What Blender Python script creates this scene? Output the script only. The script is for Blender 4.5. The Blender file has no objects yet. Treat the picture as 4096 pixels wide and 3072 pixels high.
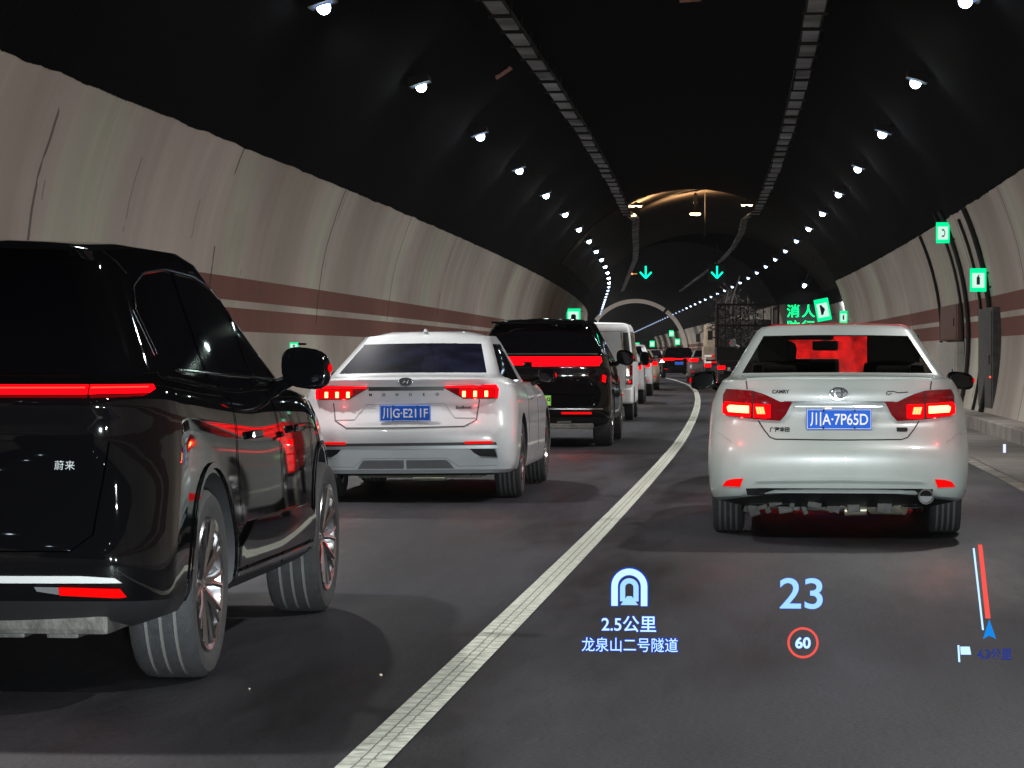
import bpy, bmesh, math, random
import numpy as np
from mathutils import Vector, Matrix
from mathutils.bvhtree import BVHTree

random.seed(7)
R_ = math.radians
sc = bpy.context.scene
COL = sc.collection

# ------------------------------------------------------------------ camera / exposure / light set-up
cam_d = bpy.data.cameras.new('camera')
cam = bpy.data.objects.new('camera', cam_d)
COL.objects.link(cam)
cam_d.sensor_width = 36.0
cam_d.lens = 36.0 * 2870.0 / 1024.0
cam_d.clip_start = 0.1
cam_d.clip_end = 2000
cam.location = (0, 0, 1.27)
cam.rotation_euler = (R_(90 - 0.597), 0, R_(5.61))
sc.camera = cam

world = bpy.data.worlds.new('World')
sc.world = world
world.use_nodes = True
world.node_tree.nodes['Background'].inputs[0].default_value = (0.02, 0.022, 0.03, 1)
world.node_tree.nodes['Background'].inputs[1].default_value = 0.05     # the inside of a tunnel: no sky reaches it

sc.view_settings.view_transform = 'Standard'
sc.view_settings.look = 'None'
sc.view_settings.gamma = 1
sc.view_settings.exposure = 0.0
sc.cycles.max_bounces = 6
sc.cycles.diffuse_bounces = 3
sc.cycles.glossy_bounces = 4
sc.cycles.transparent_max_bounces = 12
sc.cycles.use_denoising = True
sc.cycles.sample_clamp_indirect = 4
sc.cycles.use_light_tree = True

LAMP_W = 1320.0       # each tunnel lamp
HEAD_W = 2800.0      # each headlight of the car the photo is taken from
RC, S_ARC = 2650.0, 190.0

# ------------------------------------------------------------------ road frame: s along the road, x to the right
def frame(s):
    """centre point, tangent angle (0 = +Y, positive turns left)"""
    if s <= S_ARC:
        th = s / RC
        return (-RC * (1 - math.cos(th)), RC * math.sin(th), th)
    th = S_ARC / RC
    x0, y0 = -RC * (1 - math.cos(th)), RC * math.sin(th)
    d = s - S_ARC
    return (x0 - d * math.sin(th), y0 + d * math.cos(th), th)

def P(s, x, z=0.0):
    cx, cy, th = frame(s)
    return Vector((cx + x * math.cos(th), cy + x * math.sin(th), z))

TC = -1.6            # tunnel centre, metres right of the camera line
TR = 5.7; TZ = 1.6   # arch radius and height of its centre
BAY0, BAY1 = 105.0, 155.0
BC, BR, BK = -0.15, 7.15, 0.86 # bay section: centre, half width, flattening
S_END = 720.0

# ------------------------------------------------------------------ materials
MATS = {}
def nodes_mat(name):
    m = bpy.data.materials.new(name); m.use_nodes = True
    nt = m.node_tree
    return m, nt, nt.nodes['Principled BSDF']

def pmat(name, col, rough=0.5, metal=0.0, coat=0.0, noise=0.0, nscale=8.0, bump=0.0, bscale=40.0, trans=0.0, spec=0.5, emit=None, estr=0.0):
    if name in MATS: return MATS[name]
    m, nt, b = nodes_mat(name)
    b.inputs['Base Color'].default_value = (*col, 1)
    b.inputs['Roughness'].default_value = rough
    b.inputs['Metallic'].default_value = metal
    b.inputs['Coat Weight'].default_value = coat
    b.inputs['Coat Roughness'].default_value = 0.03
    b.inputs['Specular IOR Level'].default_value = spec
    b.inputs['Transmission Weight'].default_value = trans
    if emit:
        b.inputs['Emission Color'].default_value = (*emit, 1)
        b.inputs['Emission Strength'].default_value = estr
    tc = nt.nodes.new('ShaderNodeTexCoord')
    if noise > 0:
        n = nt.nodes.new('ShaderNodeTexNoise'); n.inputs['Scale'].default_value = nscale; n.inputs['Detail'].default_value = 6
        nt.links.new(tc.outputs['Object'], n.inputs['Vector'])
        r = nt.nodes.new('ShaderNodeMapRange')
        r.inputs['From Min'].default_value = 0.3; r.inputs['From Max'].default_value = 0.7
        r.inputs['To Min'].default_value = 1 - noise; r.inputs['To Max'].default_value = 1 + noise * 0.4
        nt.links.new(n.outputs['Fac'], r.inputs['Value'])
        mx = nt.nodes.new('ShaderNodeVectorMath'); mx.operation = 'SCALE'
        mx.inputs[0].default_value = col
        nt.links.new(r.outputs['Result'], mx.inputs['Scale'])
        nt.links.new(mx.outputs['Vector'], b.inputs['Base Color'])
    if bump > 0:
        n2 = nt.nodes.new('ShaderNodeTexNoise'); n2.inputs['Scale'].default_value = bscale; n2.inputs['Detail'].default_value = 4
        nt.links.new(tc.outputs['Object'], n2.inputs['Vector'])
        bp = nt.nodes.new('ShaderNodeBump'); bp.inputs['Strength'].default_value = bump; bp.inputs['Distance'].default_value = 0.01
        nt.links.new(n2.outputs['Fac'], bp.inputs['Height'])
        nt.links.new(bp.outputs['Normal'], b.inputs['Normal'])
    MATS[name] = m
    return m

def emat(name, col, strength, base=(0.0, 0.0, 0.0)):
    if name in MATS: return MATS[name]
    m, nt, b = nodes_mat(name)
    b.inputs['Base Color'].default_value = (*base, 1)
    b.inputs['Roughness'].default_value = 0.6
    b.inputs['Specular IOR Level'].default_value = 0.0
    b.inputs['Emission Color'].default_value = (*col, 1)
    b.inputs['Emission Strength'].default_value = strength
    MATS[name] = m
    return m

white_paint = pmat('white paint', (0.58, 0.60, 0.62), 0.3, 0.0, 0.8, noise=0.14, nscale=2.2, spec=0.5)
pearl_paint = pmat('pearl white paint', (0.44, 0.49, 0.47), 0.28, 0.0, 0.8, noise=0.16, nscale=2.0)
black_paint = pmat('black paint', (0.0025, 0.0025, 0.003), 0.4, 0.0, 1.0, spec=0.0)
grey_paint = pmat('grey paint', (0.16, 0.14, 0.14), 0.3, 0.0, 0.8)
red_light_standin = pmat('red light stand-in', (0.40, 0.003, 0.004), 0.5, 0.0, 0.0, noise=0.85, nscale=9, spec=0.1)  # mottled red that stands in for red light behind the sedan's windows
cream_paint = pmat('cream paint', (0.6, 0.5, 0.38), 0.5, 0.0, 0.2, noise=0.25)
dark_glass = pmat('dark glass', (0.002, 0.002, 0.003), 0.03, 0.0, 0.0, spec=0.4)
frost_glass = pmat('dusty rear glass', (0.008, 0.009, 0.022), 0.22, 0.0, 0.5, noise=0.8, nscale=4, spec=1.0)
black_plastic = pmat('black plastic', (0.012, 0.012, 0.013), 0.35, noise=0.2)
satin_black = pmat('satin black trim', (0.02, 0.02, 0.022), 0.5)
chrome = pmat('chrome', (0.75, 0.76, 0.78), 0.12, 1.0)
satin_silver = pmat('brushed silver', (0.55, 0.57, 0.58), 0.3, 0.9)
rubber = pmat('tyre rubber', (0.028, 0.028, 0.03), 0.75, bump=0.4, bscale=160, noise=0.3, nscale=30)
rubber_rib = pmat('tyre groove dust', (0.12, 0.12, 0.115), 0.85)
alloy = pmat('alloy wheel', (0.5, 0.5, 0.52), 0.2, 1.0)
dirty_metal = pmat('road-dusty metal', (0.10, 0.097, 0.09), 0.6, 0.3, noise=0.5, nscale=12, bump=0.6, bscale=30)
cream_metal = pmat('heat-stained steel', (0.5, 0.47, 0.36), 0.4, 0.6, noise=0.3, nscale=10)
deep_gap = pmat('panel gap on black paint', (0.0006, 0.0006, 0.0006), 1.0, spec=0.0)
seam = pmat('panel gap', (0.012, 0.012, 0.012), 0.8)
grey_seam = pmat('panel crease', (0.3, 0.31, 0.3), 0.6)
lamp_dark = pmat('dark red lamp lens', (0.18, 0.004, 0.008), 0.08, 0.0, 1.0, noise=0.3, nscale=25)
lamp_red = emat('lit red lamp', (1.0, 0.0012, 0.003), 2.4, (0.1, 0.0, 0.0))
lamp_red_soft = emat('softly lit red lamp', (1.0, 0.002, 0.004), 0.75, (0.1, 0.0, 0.0))
lamp_core = emat('brake lamp core', (1.0, 0.5, 0.14), 5.0)
lamp_core_red = emat('brake lamp hot red', (1.0, 0.3, 0.1), 3.0)
lamp_bar = emat('rear light bar', (1.0, 0.0008, 0.003), 4.0, (0.1, 0, 0))
lamp_bar_core = emat('rear light bar core', (1.0, 0.02, 0.01), 6.0, (0.1, 0, 0))
reflector = emat('red reflector with added glow', (1.0, 0.004, 0.004), 0.75, (0.25, 0.0, 0.0))  # constant red emission stands in for headlight sent back by the reflector
amber = pmat('amber lens', (0.5, 0.22, 0.04), 0.2, 0, 0.8)
plate_blue = pmat('blue plate enamel', (0.002, 0.12, 0.68), 0.5, spec=0.2)
plate_white = pmat('plate white', (0.8, 0.82, 0.82), 0.4)
plate_green = pmat('green plate enamel', (0.28, 0.75, 0.12), 0.45)
interior = pmat('dark cabin cloth', (0.012, 0.011, 0.01), 0.9)
brown_wood = pmat('brown stake boards', (0.014, 0.008, 0.006), 0.8, noise=0.5)
twig = pmat('dry branches', (0.010, 0.007, 0.006), 0.9, noise=0.4)
tray_metal = pmat('galvanised tray', (0.30, 0.30, 0.32), 0.8, 0.0, noise=0.85, nscale=0.7)
dark_metal = pmat('dark steel', (0.008, 0.008, 0.008), 0.8, 0.0)
lens_led = emat('cold tunnel lamp', (0.72, 0.86, 1.0), 30.0)
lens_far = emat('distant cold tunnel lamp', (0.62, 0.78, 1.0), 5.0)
lens_vfar = emat('farthest cold tunnel lamp', (0.55, 0.72, 1.0), 1.3)
lens_led_g = emat('cool green-white tunnel lamp', (0.78, 1.0, 0.9), 30.0)
halo_glow = emat('painted blue lamp halo', (0.16, 0.27, 0.62), 0.75)  # dim blue emission painted round each lamp core as its halo
lens_warm = emat('warm sodium lamp', (1.0, 0.62, 0.28), 26.0)
sign_green = emat('lit green sign', (0.0, 0.85, 0.3), 1.25)
sign_white = emat('lit white sign panel', (0.68, 1.0, 0.86), 0.95)
sign_ink = pmat('sign pictogram', (0.02, 0.05, 0.06), 0.5)
neon_green = emat('green lane arrow', (0.0, 1.0, 0.5), 2.2)
text_green = emat('green lit lettering', (0.0, 1.0, 0.25), 1.8)
hud_blue = emat('projected blue light', (0.24, 0.46, 1.0), 1.7)
hud_pale = emat('projected pale blue light', (0.42, 0.65, 1.0), 1.6)
hud_glow = emat('painted blue glow outline', (0.02, 0.07, 0.62), 0.8)  # painted glow for the outlines of the display's glyphs and icon
hud_dim = emat('projected dim blue light', (0.03, 0.05, 0.25), 0.9)
hud_red = emat('projected red light', (1.0, 0.11, 0.09), 0.95)
hud_sky = emat('projected sky blue light', (0.01, 0.25, 0.8), 1.0)

def glass_mat():
    m = bpy.data.materials.new('tinted cabin glass'); m.use_nodes = True
    nt = m.node_tree; nt.nodes.clear()
    o = nt.nodes.new('ShaderNodeOutputMaterial')
    t = nt.nodes.new('ShaderNodeBsdfTransparent'); t.inputs[0].default_value = (0.62, 0.6, 0.58, 1)
    g = nt.nodes.new('ShaderNodeBsdfGlossy'); g.inputs['Roughness'].default_value = 0.04; g.inputs[0].default_value = (0.8, 0.8, 0.8, 1)
    lw = nt.nodes.new('ShaderNodeLayerWeight'); lw.inputs[0].default_value = 0.5
    pw = nt.nodes.new('ShaderNodeMath'); pw.operation = 'POWER'; pw.inputs[1].default_value = 4; nt.links.new(lw.outputs['Facing'], pw.inputs[0])
    f = nt.nodes.new('ShaderNodeMath'); f.operation = 'MULTIPLY_ADD'; f.inputs[1].default_value = 0.6; f.inputs[2].default_value = 0.03; nt.links.new(pw.outputs[0], f.inputs[0])
    mx = nt.nodes.new('ShaderNodeMixShader')
    nt.links.new(f.outputs[0], mx.inputs[0]); nt.links.new(t.outputs[0], mx.inputs[1]); nt.links.new(g.outputs[0], mx.inputs[2])
    nt.links.new(mx.outputs[0], o.inputs[0])
    return m
clear_glass = glass_mat()

# ------------------------------------------------------------------ mesh helpers
def link_mesh(name, bm, mat, parent=None, smooth=None, recalc=True):
    if recalc: bmesh.ops.recalc_face_normals(bm, faces=bm.faces)
    me = bpy.data.meshes.new(name)
    bm.to_mesh(me); bm.free()
    for m in (mat if isinstance(mat, (list, tuple)) else [mat]): me.materials.append(m)
    if smooth is not None:
        me.polygons.foreach_set('use_smooth', [True] * len(me.polygons))
        if smooth < 179: me.set_sharp_from_angle(angle=R_(smooth))
    o = bpy.data.objects.new(name, me)
    COL.objects.link(o)
    if parent: o.parent = parent
    return o

def empty(name, loc, rz=0.0, ry=0.0):
    o = bpy.data.objects.new(name, None); COL.objects.link(o)
    o.location = loc; o.rotation_euler = (0, ry, rz); o.empty_display_size = 0.2
    return o

def tag(o, label=None, cat=None, group=None, kind=None):
    if label: o['label'] = label
    if cat: o['category'] = cat
    if group: o['group'] = group
    if kind: o['kind'] = kind
    return o

def box(bm, c, s, rot=None, bev=0.0):
    r = bmesh.ops.create_cube(bm, size=1.0)
    vs = r['verts']
    M = Matrix.Translation(c) @ (rot if rot is not None else Matrix.Identity(4)) @ Matrix.Diagonal((*s, 1))
    bmesh.ops.transform(bm, matrix=M, verts=vs)
    if bev > 0:
        es = list({e for v in vs for e in v.link_edges})
        bmesh.ops.bevel(bm, geom=es, offset=bev, segments=2, affect='EDGES', profile=0.7)
    return vs

def tube(bm, pts, r, seg=8, cap=True):
    pts = [Vector(p) for p in pts]
    rings = []
    for i, p in enumerate(pts):
        d = (pts[min(i + 1, len(pts) - 1)] - pts[max(i - 1, 0)]).normalized()
        a = d.orthogonal().normalized() if i == 0 else (rings_a - d * rings_a.dot(d)).normalized()
        rings_a = a
        b = d.cross(a)
        rr = r[i] if isinstance(r, (list, tuple)) else r
        rings.append([bm.verts.new(p + (a * math.cos(2 * math.pi * k / seg) + b * math.sin(2 * math.pi * k / seg)) * rr) for k in range(seg)])
    for i in range(len(rings) - 1):
        for k in range(seg):
            bm.faces.new((rings[i][k], rings[i][(k + 1) % seg], rings[i + 1][(k + 1) % seg], rings[i + 1][k]))
    if cap:
        bm.faces.new(rings[0][::-1]); bm.faces.new(rings[-1])

def lathe_x(bm, prof, c=(0, 0, 0), seg=40, mats=None):
    """prof: list of (x, r) revolved about the X axis"""
    rings = []
    for x, r in prof:
        rings.append([bm.verts.new((c[0] + x, c[1] + r * math.cos(2 * math.pi * k / seg), c[2] + r * math.sin(2 * math.pi * k / seg))) for k in range(seg)])
    for i in range(len(rings) - 1):
        for k in range(seg):
            f = bm.faces.new((rings[i][k], rings[i][(k + 1) % seg], rings[i + 1][(k + 1) % seg], rings[i + 1][k]))
            if mats: f.material_index = mats[i]

def prism(bm, poly, y0, y1):
    """poly in (x,z); solid from y0 to y1"""
    a = [bm.verts.new((x, y0, z)) for x, z in poly]
    b = [bm.verts.new((x, y1, z)) for x, z in poly]
    bm.faces.new(a); bm.faces.new(b[::-1])
    n = len(poly)
    for i in range(n):
        bm.faces.new((a[i], b[i], b[(i + 1) % n], a[(i + 1) % n]))

def blob(bm, c, s, n=2.6, seg=20, rings=12):
    rs = []
    def f(v): return math.copysign(abs(v) ** (2 / n), v)
    for i in range(rings + 1):
        t = -math.pi / 2 + math.pi * i / rings
        if i in (0, rings):
            rs.append([bm.verts.new((c[0], c[1], c[2] + f(math.sin(t)) * s[2]))]); continue
        rs.append([bm.verts.new((c[0] + f(math.cos(t)) * f(math.cos(2 * math.pi * k / seg)) * s[0],
                                 c[1] + f(math.cos(t)) * f(math.sin(2 * math.pi * k / seg)) * s[1],
                                 c[2] + f(math.sin(t)) * s[2])) for k in range(seg)])
    for i in range(rings):
        a, b = rs[i], rs[i + 1]
        for k in range(seg):
            q = (k + 1) % seg
            if len(a) == 1: bm.faces.new((a[0], b[q], b[k]))
            elif len(b) == 1: bm.faces.new((a[k], a[q], b[0]))
            else: bm.faces.new((a[k], a[q], b[q], b[k]))

def text_mesh(body, size, extrude=0.002, offset=0.0, spacing=1.0, sx=1.0, bevel=0.0):
    cu = bpy.data.curves.new('lettering', 'FONT')
    cu.body = body; cu.size = size; cu.extrude = extrude; cu.offset = offset; cu.bevel_depth = bevel; cu.bevel_resolution = 1
    cu.align_x = 'CENTER'; cu.align_y = 'CENTER'; cu.space_character = spacing
    o = bpy.data.objects.new('lettering', cu)
    COL.objects.link(o)
    dg = bpy.context.evaluated_depsgraph_get()
    me = bpy.data.meshes.new_from_object(o.evaluated_get(dg))
    bpy.data.objects.remove(o); bpy.data.curves.remove(cu)
    bm = bmesh.new(); bm.from_mesh(me); bpy.data.meshes.remove(me)
    for v in bm.verts:
        x, y, z = v.co
        v.co = (x * sx, -z, y)            # upright, facing -Y
    return bm

def text_obj(name, body, size, loc, mat, parent=None, **k):
    bm = text_mesh(body, size, **k)
    o = link_mesh(name, bm, mat, parent, recalc=False)
    o.location = loc
    return o

# ------------------------------------------------------------------ setting: road, shoulders, walls
def sheet(name, x0, x1, z, s0, s1, step, mat, nx=1, zf=None):
    bm = bmesh.new(); uv = bm.loops.layers.uv.new('UVMap')
    n = int((s1 - s0) / step)
    rows = []
    for i in range(n + 1):
        s = s0 + (s1 - s0) * i / n
        a, b = (x0(s), x1(s)) if callable(x0) else (x0, x1)
        rows.append([(bm.verts.new(P(s, a + (b - a) * j / nx, z)), s, j / nx) for j in range(nx + 1)])
    for i in range(n):
        for j in range(nx):
            q = (rows[i][j], rows[i][j + 1], rows[i + 1][j + 1], rows[i + 1][j])
            f = bm.faces.new([v[0] for v in q])
            for l, v in zip(f.loops, q): l[uv].uv = (v[2], v[1])
    return tag(link_mesh(name, bm, mat, recalc=False), kind='structure')

def asphalt():
    m, nt, b = nodes_mat('asphalt')
    tc = nt.nodes.new('ShaderNodeTexCoord')
    n1 = nt.nodes.new('ShaderNodeTexNoise'); n1.inputs['Scale'].default_value = 0.35; n1.inputs['Detail'].default_value = 5
    mp = nt.nodes.new('ShaderNodeMapping'); mp.inputs['Scale'].default_value = (2.2, 0.35, 1)
    nt.links.new(tc.outputs['Object'], mp.inputs[0]); nt.links.new(mp.outputs[0], n1.inputs['Vector'])
    n2 = nt.nodes.new('ShaderNodeTexNoise'); n2.inputs['Scale'].default_value = 55; n2.inputs['Detail'].default_value = 3
    nt.links.new(tc.outputs['Object'], n2.inputs['Vector'])
    r = nt.nodes.new('ShaderNodeValToRGB')
    r.color_ramp.elements[0].position = 0.35; r.color_ramp.elements[0].color = (0.010, 0.0105, 0.013, 1)
    r.color_ramp.elements[1].position = 0.7; r.color_ramp.elements[1].color = (0.030, 0.031, 0.040, 1)
    nt.links.new(n1.outputs['Fac'], r.inputs[0])
    mx = nt.nodes.new('ShaderNodeMixRGB'); mx.blend_type = 'MULTIPLY'; mx.inputs[0].default_value = 0.9
    r2 = nt.nodes.new('ShaderNodeValToRGB'); r2.color_ramp.elements[0].position = 0.35; r2.color_ramp.elements[0].color = (0.4, 0.4, 0.4, 1)
    r2.color_ramp.elements[1].position = 0.65; r2.color_ramp.elements[1].color = (1.4, 1.4, 1.4, 1)
    nt.links.new(n2.outputs['Fac'], r2.inputs[0]); nt.links.new(r.outputs[0], mx.inputs[1]); nt.links.new(r2.outputs[0], mx.inputs[2])
    # polished wheel tracks, oil drips and patches
    sx = nt.nodes.new('ShaderNodeSeparateXYZ'); uvn = nt.nodes.new('ShaderNodeUVMap'); nt.links.new(uvn.outputs[0], sx.inputs[0])
    mp2 = nt.nodes.new('ShaderNodeCombineXYZ')
    q = nt.nodes.new('ShaderNodeMath'); q.operation = 'MULTIPLY'; q.inputs[1].default_value = 17.0; nt.links.new(sx.outputs[0], q.inputs[0])
    q2 = nt.nodes.new('ShaderNodeMath'); q2.operation = 'MULTIPLY'; q2.inputs[1].default_value = 0.16; nt.links.new(sx.outputs[1], q2.inputs[0])
    nt.links.new(q.outputs[0], mp2.inputs[0]); nt.links.new(q2.outputs[0], mp2.inputs[1])
    n4 = nt.nodes.new('ShaderNodeTexNoise'); n4.inputs['Scale'].default_value = 1.0; n4.inputs['Detail'].default_value = 6; n4.inputs['Roughness'].default_value = 0.65
    nt.links.new(mp2.outputs[0], n4.inputs['Vector'])
    r4 = nt.nodes.new('ShaderNodeValToRGB'); r4.color_ramp.elements[0].position = 0.36; r4.color_ramp.elements[0].color = (0.55, 0.53, 0.5, 1)
    r4.color_ramp.elements[1].position = 0.60; r4.color_ramp.elements[1].color = (1.25, 1.22, 1.25, 1)
    nt.links.new(n4.outputs['Fac'], r4.inputs[0])
    m4 = nt.nodes.new('ShaderNodeMixRGB'); m4.blend_type = 'MULTIPLY'; m4.inputs[0].default_value = 0.9
    nt.links.new(mx.outputs[0], m4.inputs[1]); nt.links.new(r4.outputs[0], m4.inputs[2])
    nt.links.new(m4.outputs[0], b.inputs['Base Color'])
    r5 = nt.nodes.new('ShaderNodeMapRange'); r5.inputs['From Min'].default_value = .35; r5.inputs['From Max'].default_value = .65; r5.inputs['To Min'].default_value = .42; r5.inputs['To Max'].default_value = .72
    nt.links.new(n4.outputs['Fac'], r5.inputs['Value']); nt.links.new(r5.outputs['Result'], b.inputs['Roughness'])
    b.inputs['Specular IOR Level'].default_value = 0.22
    bp = nt.nodes.new('ShaderNodeBump'); bp.inputs['Strength'].default_value = 0.6; bp.inputs['Distance'].default_value = 0.006
    nt.links.new(n2.outputs['Fac'], bp.inputs['Height']); nt.links.new(bp.outputs[0], b.inputs['Normal'])
    return m

def line_mat(name, bands=True):
    """road paint: three bands split by dark grooves and worn into blocks across"""
    m, nt, b = nodes_mat(name)
    L = nt.links.new
    uv = nt.nodes.new('ShaderNodeUVMap'); sp = nt.nodes.new('ShaderNodeSeparateXYZ'); L(uv.outputs[0], sp.inputs[0])
    tc = nt.nodes.new('ShaderNodeTexCoord')
    ns = nt.nodes.new('ShaderNodeTexNoise'); ns.inputs['Scale'].default_value = 18; ns.inputs['Detail'].default_value = 5
    L(tc.outputs['Object'], ns.inputs['Vector'])
    col = nt.nodes.new('ShaderNodeValToRGB')
    col.color_ramp.elements[0].position = 0.3; col.color_ramp.elements[0].color = (0.26, 0.28, 0.24, 1)
    col.color_ramp.elements[1].position = 0.62; col.color_ramp.elements[1].color = (0.50, 0.53, 0.46, 1)
    L(ns.outputs['Fac'], col.inputs[0])
    def math_(op, a, b_=None, c=None):
        n = nt.nodes.new('ShaderNodeMath'); n.operation = op
        for i, v in enumerate((a, b_, c)):
            if v is None: continue
            if isinstance(v, (int, float)): n.inputs[i].default_value = v
            else: L(v, n.inputs[i])
        return n.outputs[0]
    if bands:
        jit = math_('MULTIPLY', math_('SUBTRACT', ns.outputs['Fac'], 0.5), 0.10)
        u = math_('ADD', sp.outputs[0], jit)
        g1 = math_('LESS_THAN', math_('ABSOLUTE', math_('SUBTRACT', u, 0.36)), 0.022)
        g2 = math_('LESS_THAN', math_('ABSOLUTE', math_('SUBTRACT', u, 0.62)), 0.022)
        stag = math_('MULTIPLY', math_('FLOOR', math_('MULTIPLY', u, 2.9)), 0.045)
        v = math_('ADD', math_('ADD', sp.outputs[1], stag), math_('MULTIPLY', jit, 0.22))
        c = math_('LESS_THAN', math_('FRACT', math_('MULTIPLY', v, 6.4)), 0.2)
        far = math_('LESS_THAN', sp.outputs[1], 14.5)
        c = math_('MULTIPLY', math_('MULTIPLY', c, far), 0.5)
        d = math_('MINIMUM', math_('ADD', math_('ADD', g1, g2), c), 1.0)
        mx = nt.nodes.new('ShaderNodeMixRGB'); L(d, mx.inputs[0]); L(col.outputs[0], mx.inputs[1]); mx.inputs[2].default_value = (0.11, 0.11, 0.09, 1)
        L(mx.outputs[0], b.inputs['Base Color'])
    else:
        L(col.outputs[0], b.inputs['Base Color'])
    b.inputs['Roughness'].default_value = 0.6
    return m

road_m = asphalt()
conc = pmat('worn shoulder concrete', (0.12, 0.108, 0.10), 0.8, noise=0.35, nscale=1.3, bump=0.5, bscale=30)
kerb_m = pmat('kerb concrete', (0.24, 0.215, 0.2), 0.85, noise=0.4, nscale=2.0, bump=0.5, bscale=20)

bm = bmesh.new()
for q in [(-60, -60, 0), (60, -60, 0), (60, 760, 0), (-110, 760, 0)]: bm.verts.new((q[0], q[1], -0.03))
bm.faces.new(bm.verts)
tag(link_mesh('ground', bm, pmat('rock bed', (0.05, 0.045, 0.04), 0.9)), kind='structure')
sheet('road', -8.3, 7.6, 0.0, -30, S_END, 3, road_m)
def dev(s):   # the lane line drifts left of the tunnel axis with distance
    return float(np.interp(s, [0, 40, 62, 82, 98, 118, 131, 140, 152, 800], [0, 0.0, .08, .15, .21, .36, .60, .76, 1.05, 1.3]))
sheet('lane_line', lambda s: -1.385 - dev(s), lambda s: -1.235 - dev(s), 0.004, -10, 300, 1.5, line_mat('lane line paint'), nx=2)
sheet('edge_line', 2.24, 2.39, 0.004, -10, 104, 3, pmat('worn edge line paint', (0.16, 0.15, 0.13), 0.8, noise=0.7, nscale=2.5))
sheet('edge_line', -5.35, -5.2, 0.004, -10, 300, 3, line_mat('left edge line paint', False))
sheet('shoulder', 2.40, 3.45, 0.0055, -30, 104.9, 3, conc)

def kerb(name, x0, x1, h, s0, s1):
    bm = bmesh.new(); rows = []
    n = int((s1 - s0) / 3)
    for i in range(n + 1):
        s = s0 + (s1 - s0) * i / n
        rows.append([bm.verts.new(P(s, x, z)) for x, z in ((x0, -0.02), (x0, h - 0.02), (x0 + 0.02 * (1 if x1 > x0 else -1), h), (x1, h))])
    for i in range(n):
        for j in range(3):
            bm.faces.new((rows[i][j], rows[i][j + 1], rows[i + 1][j + 1], rows[i + 1][j]))
    return tag(link_mesh(name, bm, kerb_m), kind='structure')
kerb('kerb', 3.45, 4.05, 0.22, -30, BAY0)
kerb('kerb', -6.55, -7.4, 0.22, -30, S_END)
kerb('kerb', 3.45, 4.05, 0.22, BAY1, S_END)
kerb('kerb', 6.4, 7.2, 0.22, BAY0, BAY1)

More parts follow.
